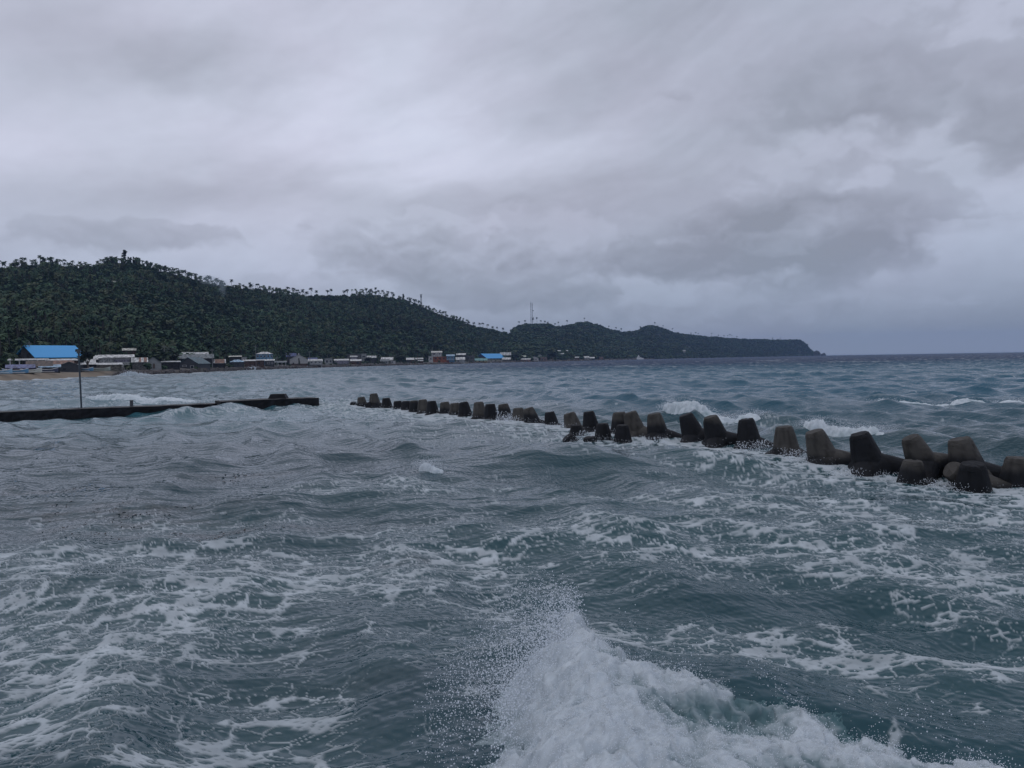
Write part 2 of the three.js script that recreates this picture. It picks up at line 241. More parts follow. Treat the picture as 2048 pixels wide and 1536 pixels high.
function bodyColor(x, z, m, out3) {
  const d = -z, col = colOf(x, z), rd = d < 120 ? rowDist(x, z) : 30, n = fbm(x * 0.12, z * 0.16, 3), n2 = noise(x * 0.5, z * 0.7);
  // shallow grey-green by the wall and in the bay, clear teal by the row, deep blue far out
  let r = 0.013, g = 0.05, b = 0.068;
  const teal = clamp(ss(500, 1500, col) * 0.75 + 0.6 * n + 0.25 * n2); r = mix(r, 0.010, teal); g = mix(g, 0.058, teal); b = mix(b, 0.075, teal);
  const bay = ss(26, 48, d) * ss(1150, 500, col); r = mix(r, 0.04, bay); g = mix(g, 0.125, bay); b = mix(b, 0.155, bay);
  const silt = ss(150, 10, shoreD(col) - d) * ss(1300, 300, col); r = mix(r, 0.10, silt); g = mix(g, 0.165, silt); b = mix(b, 0.19, silt);
  const open = ss(2, 14, rd) * ss(420, 1300, col) * ss(18, 70, d); r = mix(r, 0.006, open); g = mix(g, 0.088, open); b = mix(b, 0.145, open);
  const deep = ss(110, 420, d) * ss(500, 1150, col); r = mix(r, 0.004, deep); g = mix(g, 0.03, deep); b = mix(b, 0.085, deep);
  const air = clamp(m) * 0.55 * ss(120, 60, d); r = mix(r, 0.06, air); g = mix(g, 0.135, air); b = mix(b, 0.145, air);
  if (d < 90) for (const [cx, cz, rx, rz] of WEED) { const q = ((x - cx) / rx) ** 2 + ((z - cz) / rz) ** 2; if (q < 5) { const t = clamp(Math.exp(-q) * (0.6 + 2.4 * fbm(x * 1.3, z * 2.2 + 5, 4))) * (d < 12 ? 0.1 : 0.4); r = mix(r, 0.062, t); g = mix(g, 0.05, t); b = mix(b, 0.048, t); } }
  out3[0] = r; out3[1] = g; out3[2] = b;
}
{
  const cols = []; for (let t = -1.9; t < -0.76; t += 0.06) cols.push(t); for (let i = 0; i <= 780; i++) cols.push(-0.76 + 1.52 * i / 780); for (let t = 0.82; t <= 1.9; t += 0.06) cols.push(t);
  const rows = []; let d = 4.3; while (d < 3700) { rows.push(d); const px = d * d / (EYE * 768); d += d < 5 ? Math.max(0.02, px) : Math.min(Math.max(px * 0.8, 0.012), 0.3 + Math.max(0, d - 45) * 0.0042 + Math.max(0, d - 500) * 0.012 + Math.max(0, d - 2000) * 0.05); }
  const nc = cols.length, nr = rows.length, pos = new Float32Array(nc * nr * 3), col = new Float32Array(nc * nr * 3), uv = new Float32Array(nc * nr * 2), fo = new Float32Array(nc * nr), c3 = [0, 0, 0];
  console.log('sea grid', nc, nr, nc * nr);
  for (let j = 0; j < nr; j++) {
    const dd = rows[j], cell = Math.max(dd * 1.52 / 780, j + 1 < nr ? rows[j + 1] - dd : 100);
    for (let i = 0; i < nc; i++) {
      const o = j * nc + i, x = dd * cols[i], z = -dd, p = surface(x, z, cell), [f, m] = foamAt(x, z, p.y, cell);
      pos[o * 3] = p.x; pos[o * 3 + 1] = p.y + f * 0.014; pos[o * 3 + 2] = p.z; uv[o * 2] = x / 2.7; uv[o * 2 + 1] = -z / 2.7; fo[o] = f;
      bodyColor(x, z, m, c3); const wv = 0.6 + 0.22 * noise(x * 3, z * 3) + 0.1 * noise(x * 13, z * 13), ff = f * mix(0.66, 0.95, clamp(m)) * (0.86 + 0.3 * noise(x * 2.2 + 3, z * 2.6));
      col[o * 3] = mix(c3[0], wv * 0.92, ff); col[o * 3 + 1] = mix(c3[1], wv * 1.0, ff); col[o * 3 + 2] = mix(c3[2], wv * 1.04, ff);
    }
  }
  const wi = [], fi = [];
  for (let j = 0; j + 1 < nr; j++) for (let i = 0; i + 1 < nc; i++) { const a = j * nc + i, b = a + 1, c = a + nc, e = c + 1; const L = (fo[a] + fo[b] + fo[c] + fo[e]) / 4 > 0.45 ? fi : wi; L.push(a, b, c, b, e, c); }
  const g = new THREE.BufferGeometry(); g.setAttribute('position', new THREE.BufferAttribute(pos, 3)); g.setIndex(new THREE.BufferAttribute(new Uint32Array(nc * nr ? wi.concat(fi) : []), 1)); g.computeVertexNormals();
  const nor = g.attributes.normal.array;
  for (let v = 0; v < nc * nr; v++) {                      // short chop below the size of a cell, far out
    const x = pos[v * 3], z = pos[v * 3 + 2], t = ss(60, 320, -z) * 0.3; if (t <= 0) continue;
    nor[v * 3] += t * noise(x * 0.7, z * 0.23); nor[v * 3 + 2] += t * (mix(0.35, 1.5, ss(400, 1300, 1024 + F * x / -z)) + noise(x * 0.55 + 50, z * 0.19)); const l = Math.hypot(nor[v * 3], nor[v * 3 + 1], nor[v * 3 + 2]); for (let q = 0; q < 3; q++) nor[v * 3 + q] /= l;
  }
  const part = list => {
    const map = new Int32Array(nc * nr).fill(-1), idx = new Uint32Array(list.length); let n = 0;
    for (let k = 0; k < list.length; k++) { const v = list[k]; if (map[v] < 0) map[v] = n++; idx[k] = map[v]; }
    const P = new Float32Array(n * 3), N = new Float32Array(n * 3), C = new Float32Array(n * 3), U = new Float32Array(n * 2);
    for (let v = 0; v < nc * nr; v++) { const t = map[v]; if (t < 0) continue; for (let q = 0; q < 3; q++) { P[t * 3 + q] = pos[v * 3 + q]; N[t * 3 + q] = nor[v * 3 + q]; C[t * 3 + q] = col[v * 3 + q]; } U[t * 2] = uv[v * 2]; U[t * 2 + 1] = uv[v * 2 + 1]; }
    const h = new THREE.BufferGeometry(); h.setAttribute('position', new THREE.BufferAttribute(P, 3)); h.setAttribute('normal', new THREE.BufferAttribute(N, 3)); h.setAttribute('color', new THREE.BufferAttribute(C, 3)); h.setAttribute('uv', new THREE.BufferAttribute(U, 2)); h.setIndex(new THREE.BufferAttribute(idx, 1)); return h;
  };
  const waterM = new THREE.MeshPhysicalMaterial({ vertexColors: true, roughness: 0.07, ior: 1.33, normalMap: rippleT, normalScale: new THREE.Vector2(0.42, 0.42), side: THREE.DoubleSide });
  const foamM = new THREE.MeshStandardMaterial({ vertexColors: true, roughness: 0.75, side: THREE.DoubleSide });
  tag(mesh('water', part(wi), waterM, scene), 'choppy grey-green sea with short waves, bluer towards the horizon', 'sea', null, 'structure');
  tag(mesh('sea_foam', part(fi), foamM, scene), 'white lacy foam streaks and surf drifting on the sea', 'foam', null, 'stuff');
}
const seaY = (x, z) => surface(x, z, Math.max(0.02, -z * 0.002)).y;

// ------------------------------------------------------------------ land: near hill and far headland
const hillTop = table([[-700, 560], [-300, 545], [0, 533], [60, 528], [100, 521], [150, 530], [205, 530], [220, 521], [275, 522], [330, 538], [400, 557], [450, 567], [500, 574], [560, 582], [620, 588], [680, 588], [740, 586], [800, 594], [830, 604], [860, 618], [900, 633], [950, 649], [1000, 660], [1030, 667], [1080, 692], [1130, 716]]);
const hillD = table([[-700, 480], [-300, 600], [0, 650], [245, 700], [450, 830], [620, 950], [800, 1100], [900, 1250], [1000, 1400], [1130, 1560]]);
const capeTop = table([[940, 705], [985, 690], [1020, 668], [1032, 652], [1050, 645], [1100, 645], [1115, 652], [1140, 647], [1170, 641], [1195, 647], [1220, 656], [1250, 662], [1275, 659], [1300, 648], [1320, 652], [1345, 662], [1380, 668], [1430, 672], [1480, 676], [1560, 678], [1600, 678], [1612, 685], [1620, 697], [1632, 706], [1640, 711]]);
const capeD = table([[940, 1400], [1000, 1500], [1060, 1700], [1150, 1900], [1280, 2200], [1400, 2600], [1600, 3080], [1640, 3200]]);
function landAt(col, depth, top, ridge, flat, canopy) {    // height of the ground; column = bearing
  const s = shoreD(col), r = ridge(col), hr = EYE + (hor(col) - top(col)) / F * r - canopy, x = (col - 1024) / F * depth;
  const bank = 1.5 * ss(-1, 5 + depth * 0.01, depth - s) + 0.9 * ss(4, 40, depth - s) - 2.5 * ss(1, -8, depth - s);
  const t = (depth - s - flat) / Math.max(20, r - s - flat);
  if (t <= 0) return bank;
  if (t <= 1) return bank + Math.max(0, hr - 2.4) * Math.pow(t, 0.95) * (1 + (0.22 * noise(x * 0.012 + 5, depth * 0.009) + 0.12 * noise(x * 0.03, depth * 0.02 + 3)) * ss(0, 0.35, t) * ss(1, 0.75, t));
  return bank + Math.max(0, hr - 2.4) * (1 - 0.5 * ss(1, 2.2, t));
}
const hillAt = (c, d) => landAt(c, d, hillTop, hillD, 55 + 0.03 * d, 7), capeAt = (c, d) => landAt(c, d, capeTop, capeD, 30, 7);
function land(name, label, c0, c1, nc, f, ridge) {
  const nr = 70, pos = [], col = [], idx = [];
  for (let j = 0; j <= nr; j++) for (let i = 0; i <= nc; i++) {
    const c = mix(c0, c1, i / nc), s = shoreD(c), r = ridge(c), u = j / nr, depth = u < 0.3 ? s - 8 + (60 + 8) * (u / 0.3) : s + 60 + (r * 1.5 - s - 60) * ((u - 0.3) / 0.7) ** 1.3;
    const x = (c - 1024) / F * depth; let y = f(c, depth) + 0.25 * noise(x * 0.2, depth * 0.2);
    pos.push(x, y, -depth);
    const sand = ss(235, 205, c + 25 * noise(x * 0.1, depth * 0.1)) * ss(18, 10, depth - s), n = noise(x * 0.15, depth * 0.1) * 0.5 + 0.5, shore = ss(60, 30, depth - s);
    const R = mix(mix(0.03, 0.10, shore), 0.25, sand), G = mix(mix(0.04, 0.092, shore), 0.2, sand), B = mix(mix(0.025, 0.082, shore), 0.145, sand);
    col.push(R * (0.7 + 0.6 * n), G * (0.7 + 0.6 * n), B * (0.7 + 0.6 * n));
  }
  for (let j = 0; j < nr; j++) for (let i = 0; i < nc; i++) { const a = j * (nc + 1) + i, b = a + 1, c = a + nc + 1, e = c + 1; idx.push(a, b, c, b, e, c); }
  const g = new THREE.BufferGeometry(); g.setAttribute('position', new THREE.Float32BufferAttribute(pos, 3)); g.setAttribute('color', new THREE.Float32BufferAttribute(col, 3)); g.setIndex(idx); g.computeVertexNormals();
  return tag(mesh(name, g, new THREE.MeshStandardMaterial({ vertexColors: true, roughness: 0.95, side: THREE.DoubleSide }), scene), label, 'hill', null, 'structure');
}
land('hill', 'dark wooded hill with a sandy and stony shore behind the village', -650, 1130, 360, hillAt, hillD);
land('headland', 'low wooded headland running out to sea on the right', 940, 1640, 300, capeAt, capeD);

// ------------------------------------------------------------------ foliage
const leafM = new THREE.MeshStandardMaterial({ color: 0xffffff, roughness: 0.9, side: THREE.DoubleSide });
const barkM = std(0.13, 0.11, 0.09, 0.95);
function crownGeo(n, lobes, leaf, flat = 0.8, cone = false) {            // unit crown: leaf sprays spread through uneven lobes, y from 0 to about 1
  const L = []; for (let i = 0; i < lobes; i++) { const a = rr(0, 6.28), r = rr(0, 0.3), f = i / (lobes - 1); if (cone) { L.push([rr(-0.06, 0.06), 0.12 + 0.8 * f, rr(-0.06, 0.06), mix(0.36, 0.14, f)]); continue; } L.push([Math.cos(a) * r, rr(0.3, 0.8), Math.sin(a) * r, rr(0.16, 0.3)]); }
  const pos = [], v = new THREE.Vector3(), q = new THREE.Quaternion(), e = new THREE.Euler(), p = new THREE.Vector3();
  for (let i = 0; i < n; i++) {
    const l = L[i % lobes]; v.set(rr(-1, 1), rr(-1, 1), rr(-1, 1)).normalize().multiplyScalar(l[3] * Math.pow(rnd(), 0.35)); v.y *= flat; v.x += l[0]; v.y += l[1]; v.z += l[2];
    e.set(rr(-0.8, 0.8), rr(0, 6.28), rr(-0.8, 0.8)); q.setFromEuler(e); const s = leaf * rr(0.6, 1.3);
    const pts = [[-0.5, 0, 0], [0, 0.1, 0.55], [0.5, 0, 0], [0, -0.1, -0.5]].map(a => p.set(a[0] * s, a[1] * s, a[2] * s).applyQuaternion(q).add(v).toArray());
    pos.push(...pts[0], ...pts[1], ...pts[2], ...pts[0], ...pts[2], ...pts[3]);
  }
  const g = new THREE.BufferGeometry(); g.setAttribute('position', new THREE.Float32BufferAttribute(pos, 3)); g.computeVertexNormals(); g.setAttribute('uv', new THREE.Float32BufferAttribute(new Float32Array(pos.length / 3 * 2), 2)); return g;
}
function palmCrown(n, len, w = 0.55) {          // fronds in metres round the origin
  const pos = [];
  for (let i = 0; i < n; i++) {
    const a = i * 2.4 + rr(-0.2, 0.2), up = rr(-0.6, 1.35), cx = Math.cos(a), cz = Math.sin(a), l = len * rr(0.85, 1.1); let prev = null;
    for (let k = 0; k <= 4; k++) {
      const t = k / 4, r = l * t * (0.95 - 0.12 * t), y = l * (Math.sin(up) * t * 0.95 - 0.62 * t * t), ww = w * Math.sin(Math.PI * (0.12 + 0.86 * t)) * 0.9;
      const c = [cx * r * Math.cos(up * 0.5), y, cz * r * Math.cos(up * 0.5)], lft = [c[0] - cz * ww, c[1] - ww * 0.55, c[2] + cx * ww], rgt = [c[0] + cz * ww, c[1] - ww * 0.55, c[2] - cx * ww];
      if (prev) for (const s of [1, 2]) pos.push(...prev[0], ...prev[s], ...(s === 1 ? lft : rgt), ...prev[0], ...(s === 1 ? lft : rgt), ...c);
      prev = [c, lft, rgt];
    }
  }
  const g = new THREE.BufferGeometry(); g.setAttribute('position', new THREE.Float32BufferAttribute(pos, 3)); g.computeVertexNormals(); g.setAttribute('uv', new THREE.Float32BufferAttribute(new Float32Array(pos.length / 3 * 2), 2)); return g;
}
function palmTrunk(h, bend = 0.6) { const c = new THREE.CatmullRomCurve3([new THREE.Vector3(0, -0.5, 0), new THREE.Vector3(bend * 0.3, h * 0.4, 0), new THREE.Vector3(bend, h, 0)]); return new THREE.TubeGeometry(c, 5, 0.16, 5).toNonIndexed(); }
seed(5);
const crowns = [crownGeo(130, 5, 0.2), crownGeo(130, 6, 0.2), crownGeo(130, 4, 0.22), crownGeo(130, 7, 0.18, 0.6)];
const palmC = [palmCrown(22, 2.9), palmCrown(20, 3.1), palmCrown(24, 2.7)];
const greens = [[0.032, 0.056, 0.026], [0.027, 0.050, 0.025], [0.042, 0.060, 0.028], [0.024, 0.047, 0.028], [0.048, 0.058, 0.03], [0.03, 0.058, 0.03]];
function forest(name, label, spots, geos, size) {
  const M = new THREE.Matrix4(), Q = new THREE.Quaternion(), E = new THREE.Euler(), lists = geos.map(() => []);
  for (const s of spots) lists[Math.floor(rnd() * geos.length)].push(s);
  lists.forEach((l, k) => {
    const im = new THREE.InstancedMesh(geos[k], leafM, l.length); im.name = numbered(name); im.castShadow = im.receiveShadow = true;
    l.forEach(([x, y, z, s, hs, tint], i) => { E.set(rr(-0.1, 0.1), rr(0, 6.28), rr(-0.1, 0.1)); M.compose(new THREE.Vector3(x, y, z), Q.setFromEuler(E), new THREE.Vector3(s, hs, s)); im.setMatrixAt(i, M); const g = greens[Math.floor(rnd() * greens.length)], m = rr(1.6, 2.05) * (tint || 1); im.setColorAt(i, lin(g[0] * m, g[1] * m, g[2] * m)); });
    tag(im, label, 'forest', null, 'stuff'); scene.add(im);
  });
}
seed(77);
{
  const A = [], B = [], P = [], PT = [], PC = [];
  for (let i = 0; i < 15000; i++) {
    const c = rr(-420, 1090), s = shoreD(c), r = hillD(c), flat = 50 + 0.02 * s, t = Math.pow(rnd(), 0.8), d = s + flat + (r * 1.06 - s - flat) * t, x = (c - 1024) / F * d, y = hillAt(c, d);
    const k = rr(5.5, 10.5) * (t > 0.94 ? 0.75 : 1), patch = 1 + 0.8 * fbm(x * 0.012, d * 0.012, 3);
    A.push([x, y - 0.6 - (t > 0.9 ? 0.42 : 0.22) * k, -d, k, k * rr(0.75, 1.15), patch]);
    if (noise(x * 0.01 + 7, d * 0.01) > -0.05 && t < 0.86 && rnd() < 0.36) { const h = rr(8.5, 13) * (t > 0.9 ? 0.8 : 1); P.push([x, y, -d, h, patch]); }
  }
  for (let i = 0; i < 12000; i++) {
    const c = rr(1010, 1628), s = shoreD(c), r = capeD(c), t = rnd(), f0 = c < 1290 ? 28 : 2, d = s + f0 + (r * 1.05 - s - f0) * t, x = (c - 1024) / F * d, y = capeAt(c, d), k = rr(8, 15);
    B.push([x, y - 1 - 0.15 * k, -d, k, k * rr(0.55, 0.8), 1 + 0.7 * fbm(x * 0.006, d * 0.006, 3)]);
  }
  for (let i = 0; i < 5200; i++) { const c = rr(-420, 1090), s = shoreD(c), r = hillD(c), t = rr(0.93, 1.005), d = s + 60 + (r - s - 60) * t, x = (c - 1024) / F * d, k = rr(2.6, 5); A.push([x, hillAt(c, d) - 0.25 * k, -d, k, k * rr(0.8, 1.2), 0.95]); }
  for (let i = 0; i < 1500; i++) { const c = rr(1010, 1628), s = shoreD(c), r = capeD(c), t = rr(0.93, 1.0), d = s + (r - s) * t, x = (c - 1024) / F * d, k = rr(5, 9); B.push([x, capeAt(c, d) - 0.3 * k, -d, k, k * rr(0.6, 0.9), 1]); }
  // coastal trees between and behind the houses
  for (let i = 0; i < 900; i++) { const c = rr(-200, 1290), s = shoreD(c), d = s + (c < 1090 ? 62 : 24) + rr(0, 40) + 0.02 * s, x = (c - 1024) / F * d, k = rr(3.5, 7); A.push([x, hillAt(c, d) - 0.5, -d, k, k * rr(0.7, 1), 1 + 0.8 * fbm(x * 0.02, d * 0.02, 3)]); }
  for (let i = 0; i < 150; i++) { const c = rr(235, 1095), s = shoreD(c), d = s + rr(7, 32), x = (c - 1024) / F * d, k = rr(2, 3.6); A.push([x, hillAt(c, d) - 0.4, -d, k, k * rr(0.7, 1.1), 1.1]); }
  forest('forest', 'dense dark broadleaf forest covering the hill behind the village', A, crowns, 1);
  forest('headland_forest', 'distant bluish forest covering the headland', B, crowns, 1);
  const palms = palmC.map(g => merge([g.clone().translate(0.5, 1, 0).scale(1, 1, 1)]));
  forest('palm_grove', 'coconut palm crowns standing through the hillside forest', P.map(([x, y, z, h, p]) => [x, y + h - 1, z, 0.85, 0.85, p * 0.95]), palms, 1);
  const tr = new THREE.InstancedMesh(merge([new THREE.CylinderGeometry(0.13, 0.2, 1, 5).translate(0, 0.5, 0)]), new THREE.MeshStandardMaterial({ color: lin(0.06, 0.055, 0.048), roughness: 0.9 }), P.length), M = new THREE.Matrix4();
  P.forEach(([x, y, z, h], i) => { M.makeScale(1, h + 0.4, 1).setPosition(x, y - 0.4, z); tr.setMatrixAt(i, M); }); tr.name = 'palm_trunks'; scene.add(tag(tr, 'slim pale palm trunks among the hillside forest', 'forest', null, 'stuff'));
}
// single trees on the skyline
const darkLeaf = new THREE.MeshStandardMaterial({ color: lin(0.028, 0.042, 0.026), roughness: 0.9, side: THREE.DoubleSide }), midLeaf = new THREE.MeshStandardMaterial({ color: lin(0.036, 0.06, 0.028), roughness: 0.9, side: THREE.DoubleSide });
seed(31);
const palmGeo = [6, 8, 10].map((h, i) => [palmTrunk(h, [0.5, -0.6, 0.9][i]), palmC[i].clone().translate([0.5, -0.6, 0.9][i], h, 0), h]);
function palmTree(x, y, z, i, k, turn, label, group, mat = darkLeaf) { const t = base('palm_tree', x, y, z, turn); t.scale.setScalar(k); mesh('trunk', palmGeo[i][0], barkM, t); mesh('crown', palmGeo[i][1], mat, t); return tag(t, label, 'palm tree', group); }
const skyTreeGeo = [crownGeo(200, 6, 0.17, 0.7, true), crownGeo(150, 6, 0.2, 0.8), crownGeo(130, 7, 0.16, 0.3)];
function tree(name, x, y, z, w, h, i, label, group, mat = darkLeaf, trunk = 0.3) {
  const t = base(name, x, y, z, rr(0, 6)); mesh('trunk', merge([bar([0, -1, 0], [0, h * (trunk + 0.15), 0], w * 0.035), bar([0, h * trunk, 0], [w * 0.16, h * (trunk + 0.3), w * 0.1], w * 0.022), bar([0, h * trunk, 0], [-w * 0.14, h * (trunk + 0.34), -w * 0.08], w * 0.02)]), barkM, t);
  mesh('crown', skyTreeGeo[i].clone().scale(w * 1.1, h * (1 - trunk) * 1.05, w * 1.1).translate(0, h * (trunk - 0.05), 0), mat, t); return tag(t, label, 'tree', group);
}
const onRidge = (px, top, depthOf, at0) => { const d = depthOf(px) * 0.995, p = at(px, top, d), g = at0(colOf(p.x, p.z), d); return [p, g, d]; };
for (const [px, top, kind, wpx, label] of [
  [50, 520, 1, 12, 'small rounded tree on the skyline at the far left of the ridge'], [103, 514, 0, 9, 'single upright tree on the pointed left hilltop'], [30, 523, 1, 9, 'low bush on the skyline, nearest the left edge of the picture'], [72, 522, 1, 9, 'small bushy tree on the skyline close left of the pointed hilltop'],
  [152, 527, 1, 8, 'small round tree on the saddle between the two left hilltops'], [168, 527, 2, 9, 'thin see-through tree in the dip left of the tallest hilltop'],
  [213, 512, 1, 14, 'leftmost broad tree of the clump on the highest hilltop'], [229, 509, 1, 18, 'broad dark tree left of the tallest tree on the highest hilltop'], [248, 500, 0, 12, 'tallest conical tree standing on the highest hilltop'], [258, 511, 1, 11, 'round tree directly right of the tallest hilltop tree'], [269, 511, 1, 12, 'second round tree right of the tallest hilltop tree'], [277, 515, 0, 9, 'last tree at the right end of the highest hilltop clump'],
  [297, 527, 1, 8, 'small bushy tree on the slope just below the hilltop clump'], [330, 531, 0, 8, 'dark narrow tree left of the flat-topped trees on the ridge'], [345, 532, 2, 14, 'flat-topped spreading tree against the sky on the descending ridge'], [358, 536, 2, 8, 'thin airy tree just right of the flat-topped tree on the ridge'],
  [806, 588, 0, 5, 'lone rounded tree on the skyline left of the lattice tower'], [820, 592, 2, 9, 'flat-topped tree close left of the lattice tower'], [830, 596, 2, 8, 'small flat-topped tree directly beside the lattice tower'],
]) { const [p, g, d] = onRidge(px, top, hillD, hillAt), w = wpx / F * d * (kind === 0 ? 1.9 : 1.25), h = Math.max(3, p.y - g); tree('ridge_tree', p.x, g, p.z, w, h, kind, label, null, darkLeaf, kind === 2 ? 0.3 : 0.06); }
const ridgePalms = [
  ['on the skyline right of the flat-topped trees', 'palms on the ridge right of the flat-topped trees', hillD, hillAt, [[371, 539], [379, 543], [391, 545], [402, 551], [415, 550], [422, 552], [433, 555], [441, 559], [463, 558]]],
  ['on the middle ridge above the white gabled house', 'palms on the middle ridge', hillD, hillAt, [[502, 567], [514, 566], [521, 571], [562, 578], [577, 573], [588, 575], [594, 578], [604, 578], [613, 582], [622, 575], [631, 580], [655, 579], [661, 577], [688, 580], [694, 578]]],
  ['on the rounded ridge left of the lattice tower', 'palms on the ridge left of the lattice tower', hillD, hillAt, [[722, 577], [733, 575], [741, 577], [750, 574], [757, 580], [766, 579], [776, 581], [784, 583]]],
  ['on the slope right of the lattice tower', 'palms on the slope right of the lattice tower', hillD, hillAt, [[838, 600], [856, 611], [860, 615], [880, 621], [884, 623], [891, 622], [894, 629], [906, 634], [912, 636], [919, 637], [926, 640], [931, 643], [937, 642], [947, 644], [959, 645], [966, 645], [975, 648], [986, 652], [995, 653], [1005, 655]]],
  ['on the headland hilltop around the radio masts', 'palms on the headland by the radio mast', capeD, capeAt, [[1038, 642], [1050, 640], [1066, 636], [1074, 634], [1082, 640], [1090, 641], [1095, 643], [1110, 646], [1116, 643]]],
  ['on the headland skyline right of the mast hill', 'palms on the far headland skyline', capeD, capeAt, [[1134, 640], [1169, 635], [1217, 651], [1232, 654], [1242, 656], [1281, 652], [1309, 644], [1326, 650], [1345, 656], [1382, 665], [1391, 664], [1396, 666], [1423, 666], [1437, 669], [1448, 670], [1456, 670], [1460, 668], [1464, 670], [1474, 672], [1545, 675], [1560, 675]]],
];
const ORD = 'first second third fourth fifth sixth seventh eighth ninth tenth eleventh twelfth thirteenth fourteenth fifteenth sixteenth seventeenth eighteenth nineteenth twentieth twenty-first'.split(' ');
for (const [where, group, D, A0, spots] of ridgePalms) for (const [nth, [px, top]] of spots.entries()) { const label = `${ORD[nth]} palm from the left ${where}`; const [p, g] = onRidge(px, top, D, A0), i = Math.floor(rnd() * 3), far = D === capeD, want = Math.max(far ? 8 : 5, Math.min(12, p.y - g + 0.5)), k = Math.max(far ? 0.78 : 0.55, Math.min(1.3, want / (palmGeo[i][2] + 1.5))); palmTree(p.x, p.y - (palmGeo[i][2] + 1.2) * k, p.z, i, k, rr(0, 6.28), label, group); }

// ------------------------------------------------------------------ masts, poles, smoke
const steelM = std(0.16, 0.17, 0.19, 0.6), steelDark = std(0.06, 0.065, 0.075, 0.6);
function lattice(name, px, top, D, A0, wBase, wTop, label, dish, group) {
  const [p, g] = onRidge(px, top, D, A0), h = p.y - g + 4, t = base(name, p.x, g - 4, p.z, 0.4), legs = [[-1, -1], [1, -1], [1, 1], [-1, 1]], r = 0.1 + wBase * 0.02, n = 9, at2 = (k, u) => { const w = mix(wBase, wTop, u) / 2; return [legs[k][0] * w, h * u, legs[k][1] * w]; };
  for (let k = 0; k < 4; k++) mesh('leg', bar(at2(k, 0), at2(k, 1), r, 4), steelM, t);
  const br = []; for (let j = 0; j < n; j++) for (let k = 0; k < 4; k++) br.push(bar(at2(k, j / n), at2((k + 1) % 4, (j + 1) / n), r * 0.6, 4)); mesh('bracing', merge(br), steelM, t);
  if (dish) { mesh('platform', box(wTop + 2.2, 0.5, wTop + 2.2, 0, h - 0.2, 0), steelDark, t); for (let k = 0; k < 4; k++) mesh('antenna', box(0.4, 3.2, 0.3, Math.cos(k * 1.57) * (wTop * 0.5 + 0.5), h - 3, Math.sin(k * 1.57) * (wTop * 0.5 + 0.5)), steelDark, t); }
  else { mesh('spike', bar([0, h, 0], [0, h + 3, 0], 0.15, 4), steelDark, t); }
  return tag(t, label, 'tower', group);
}
lattice('radio_tower', 842, 589, hillD, hillAt, 2.8, 1.0, 'grey lattice phone tower with a platform on top on the near ridge', true);
lattice('radio_mast', 1061.5, 605, capeD, capeAt, 1.5, 1.3, 'tall thin radio mast on the headland hilltop, the taller of the two', false);
{ const t = lattice('radio_mast', 1064.5, 607, (p) => capeD(p) * 1.02, capeAt, 0.9, 0.8, 'thinner radio mast with round dishes close right of the tall mast', false); for (const [y, s] of [[0.62, 1], [0.36, 1]]) { const H = 62; mesh('dish', new THREE.SphereGeometry(1.2, 10, 8).scale(1, 1, 0.5).translate(1.6 * s, H * y, 0.8), steelDark, t); } }
const poleM = std(0.2, 0.2, 0.2, 0.8);
for (const [px, top, d, label] of [[295, 673, 400, 'pale utility pole with a crossarm standing before the wooded slope'], [328, 690, 330, 'short pole rising beside the white roof behind the round trees'], [58, 683, 262, 'pole with a slanted arm by the left end of the blue hall roof'], [619, 702, 520, 'utility pole with a crossarm right of the white gabled house'], [424, 697, 350, 'thin pole behind the dark gabled house'], [511, 690, 440, 'thin pale trunk-like pole left of the blue house'], [553, 713, 440, 'white lamp-topped pole beside the dark tree right of the blue house']]) {
  const p = at(px, top, d), g = hillAt(colOf(p.x, p.z), d), h = p.y - g, t = base('utility_pole', p.x, g, p.z); mesh('pole', new THREE.CylinderGeometry(0.12, 0.17, h + 0.5, 8).translate(0, h / 2 - 0.25, 0), poleM, t); mesh('crossarm', box(1.7, 0.16, 0.14, 0, h - 0.8, 0.16), poleM, t); for (const s of [-0.7, 0.7]) mesh('insulator', new THREE.CylinderGeometry(0.07, 0.09, 0.25, 6).translate(s, h - 0.6, 0.16), poleM, t); tag(t, label, 'utility pole');
}
{
  seed(8); const smokeM = new THREE.MeshStandardMaterial({ color: lin(0.75, 0.85, 0.95), roughness: 1, transparent: true, opacity: 0.026, depthWrite: false });
  const gs = []; for (let i = 0; i < 34; i++) { const u = i / 33, p = at(447 - (u > 0.5 ? 78 * (u - 0.5) : 6 * u) + rr(-3, 3), 591 - 40 * Math.min(u, 0.5) * 1.15 - (u > 0.5 ? 22 * (u - 0.5) : 0) + rr(-2, 2), 690 + 10 * u), g = new THREE.IcosahedronGeometry(rr(0.9, 1.5) + 3 * u, 2), v = g.attributes.position; for (let k = 0; k < v.count; k++) { const f = 1 + 0.5 * noise(v.getX(k) * 0.5 + i, v.getY(k) * 0.5 + v.getZ(k) * 0.3); v.setXYZ(k, v.getX(k) * f * 1.3, v.getY(k) * f, v.getZ(k) * f); } gs.push(g.translate(p.x, p.y, p.z)); }
  tag(mesh('smoke', merge(gs), smokeM, scene), 'thin blue-white smoke rising from a fire on the wooded slope', 'smoke', null, 'stuff');
}

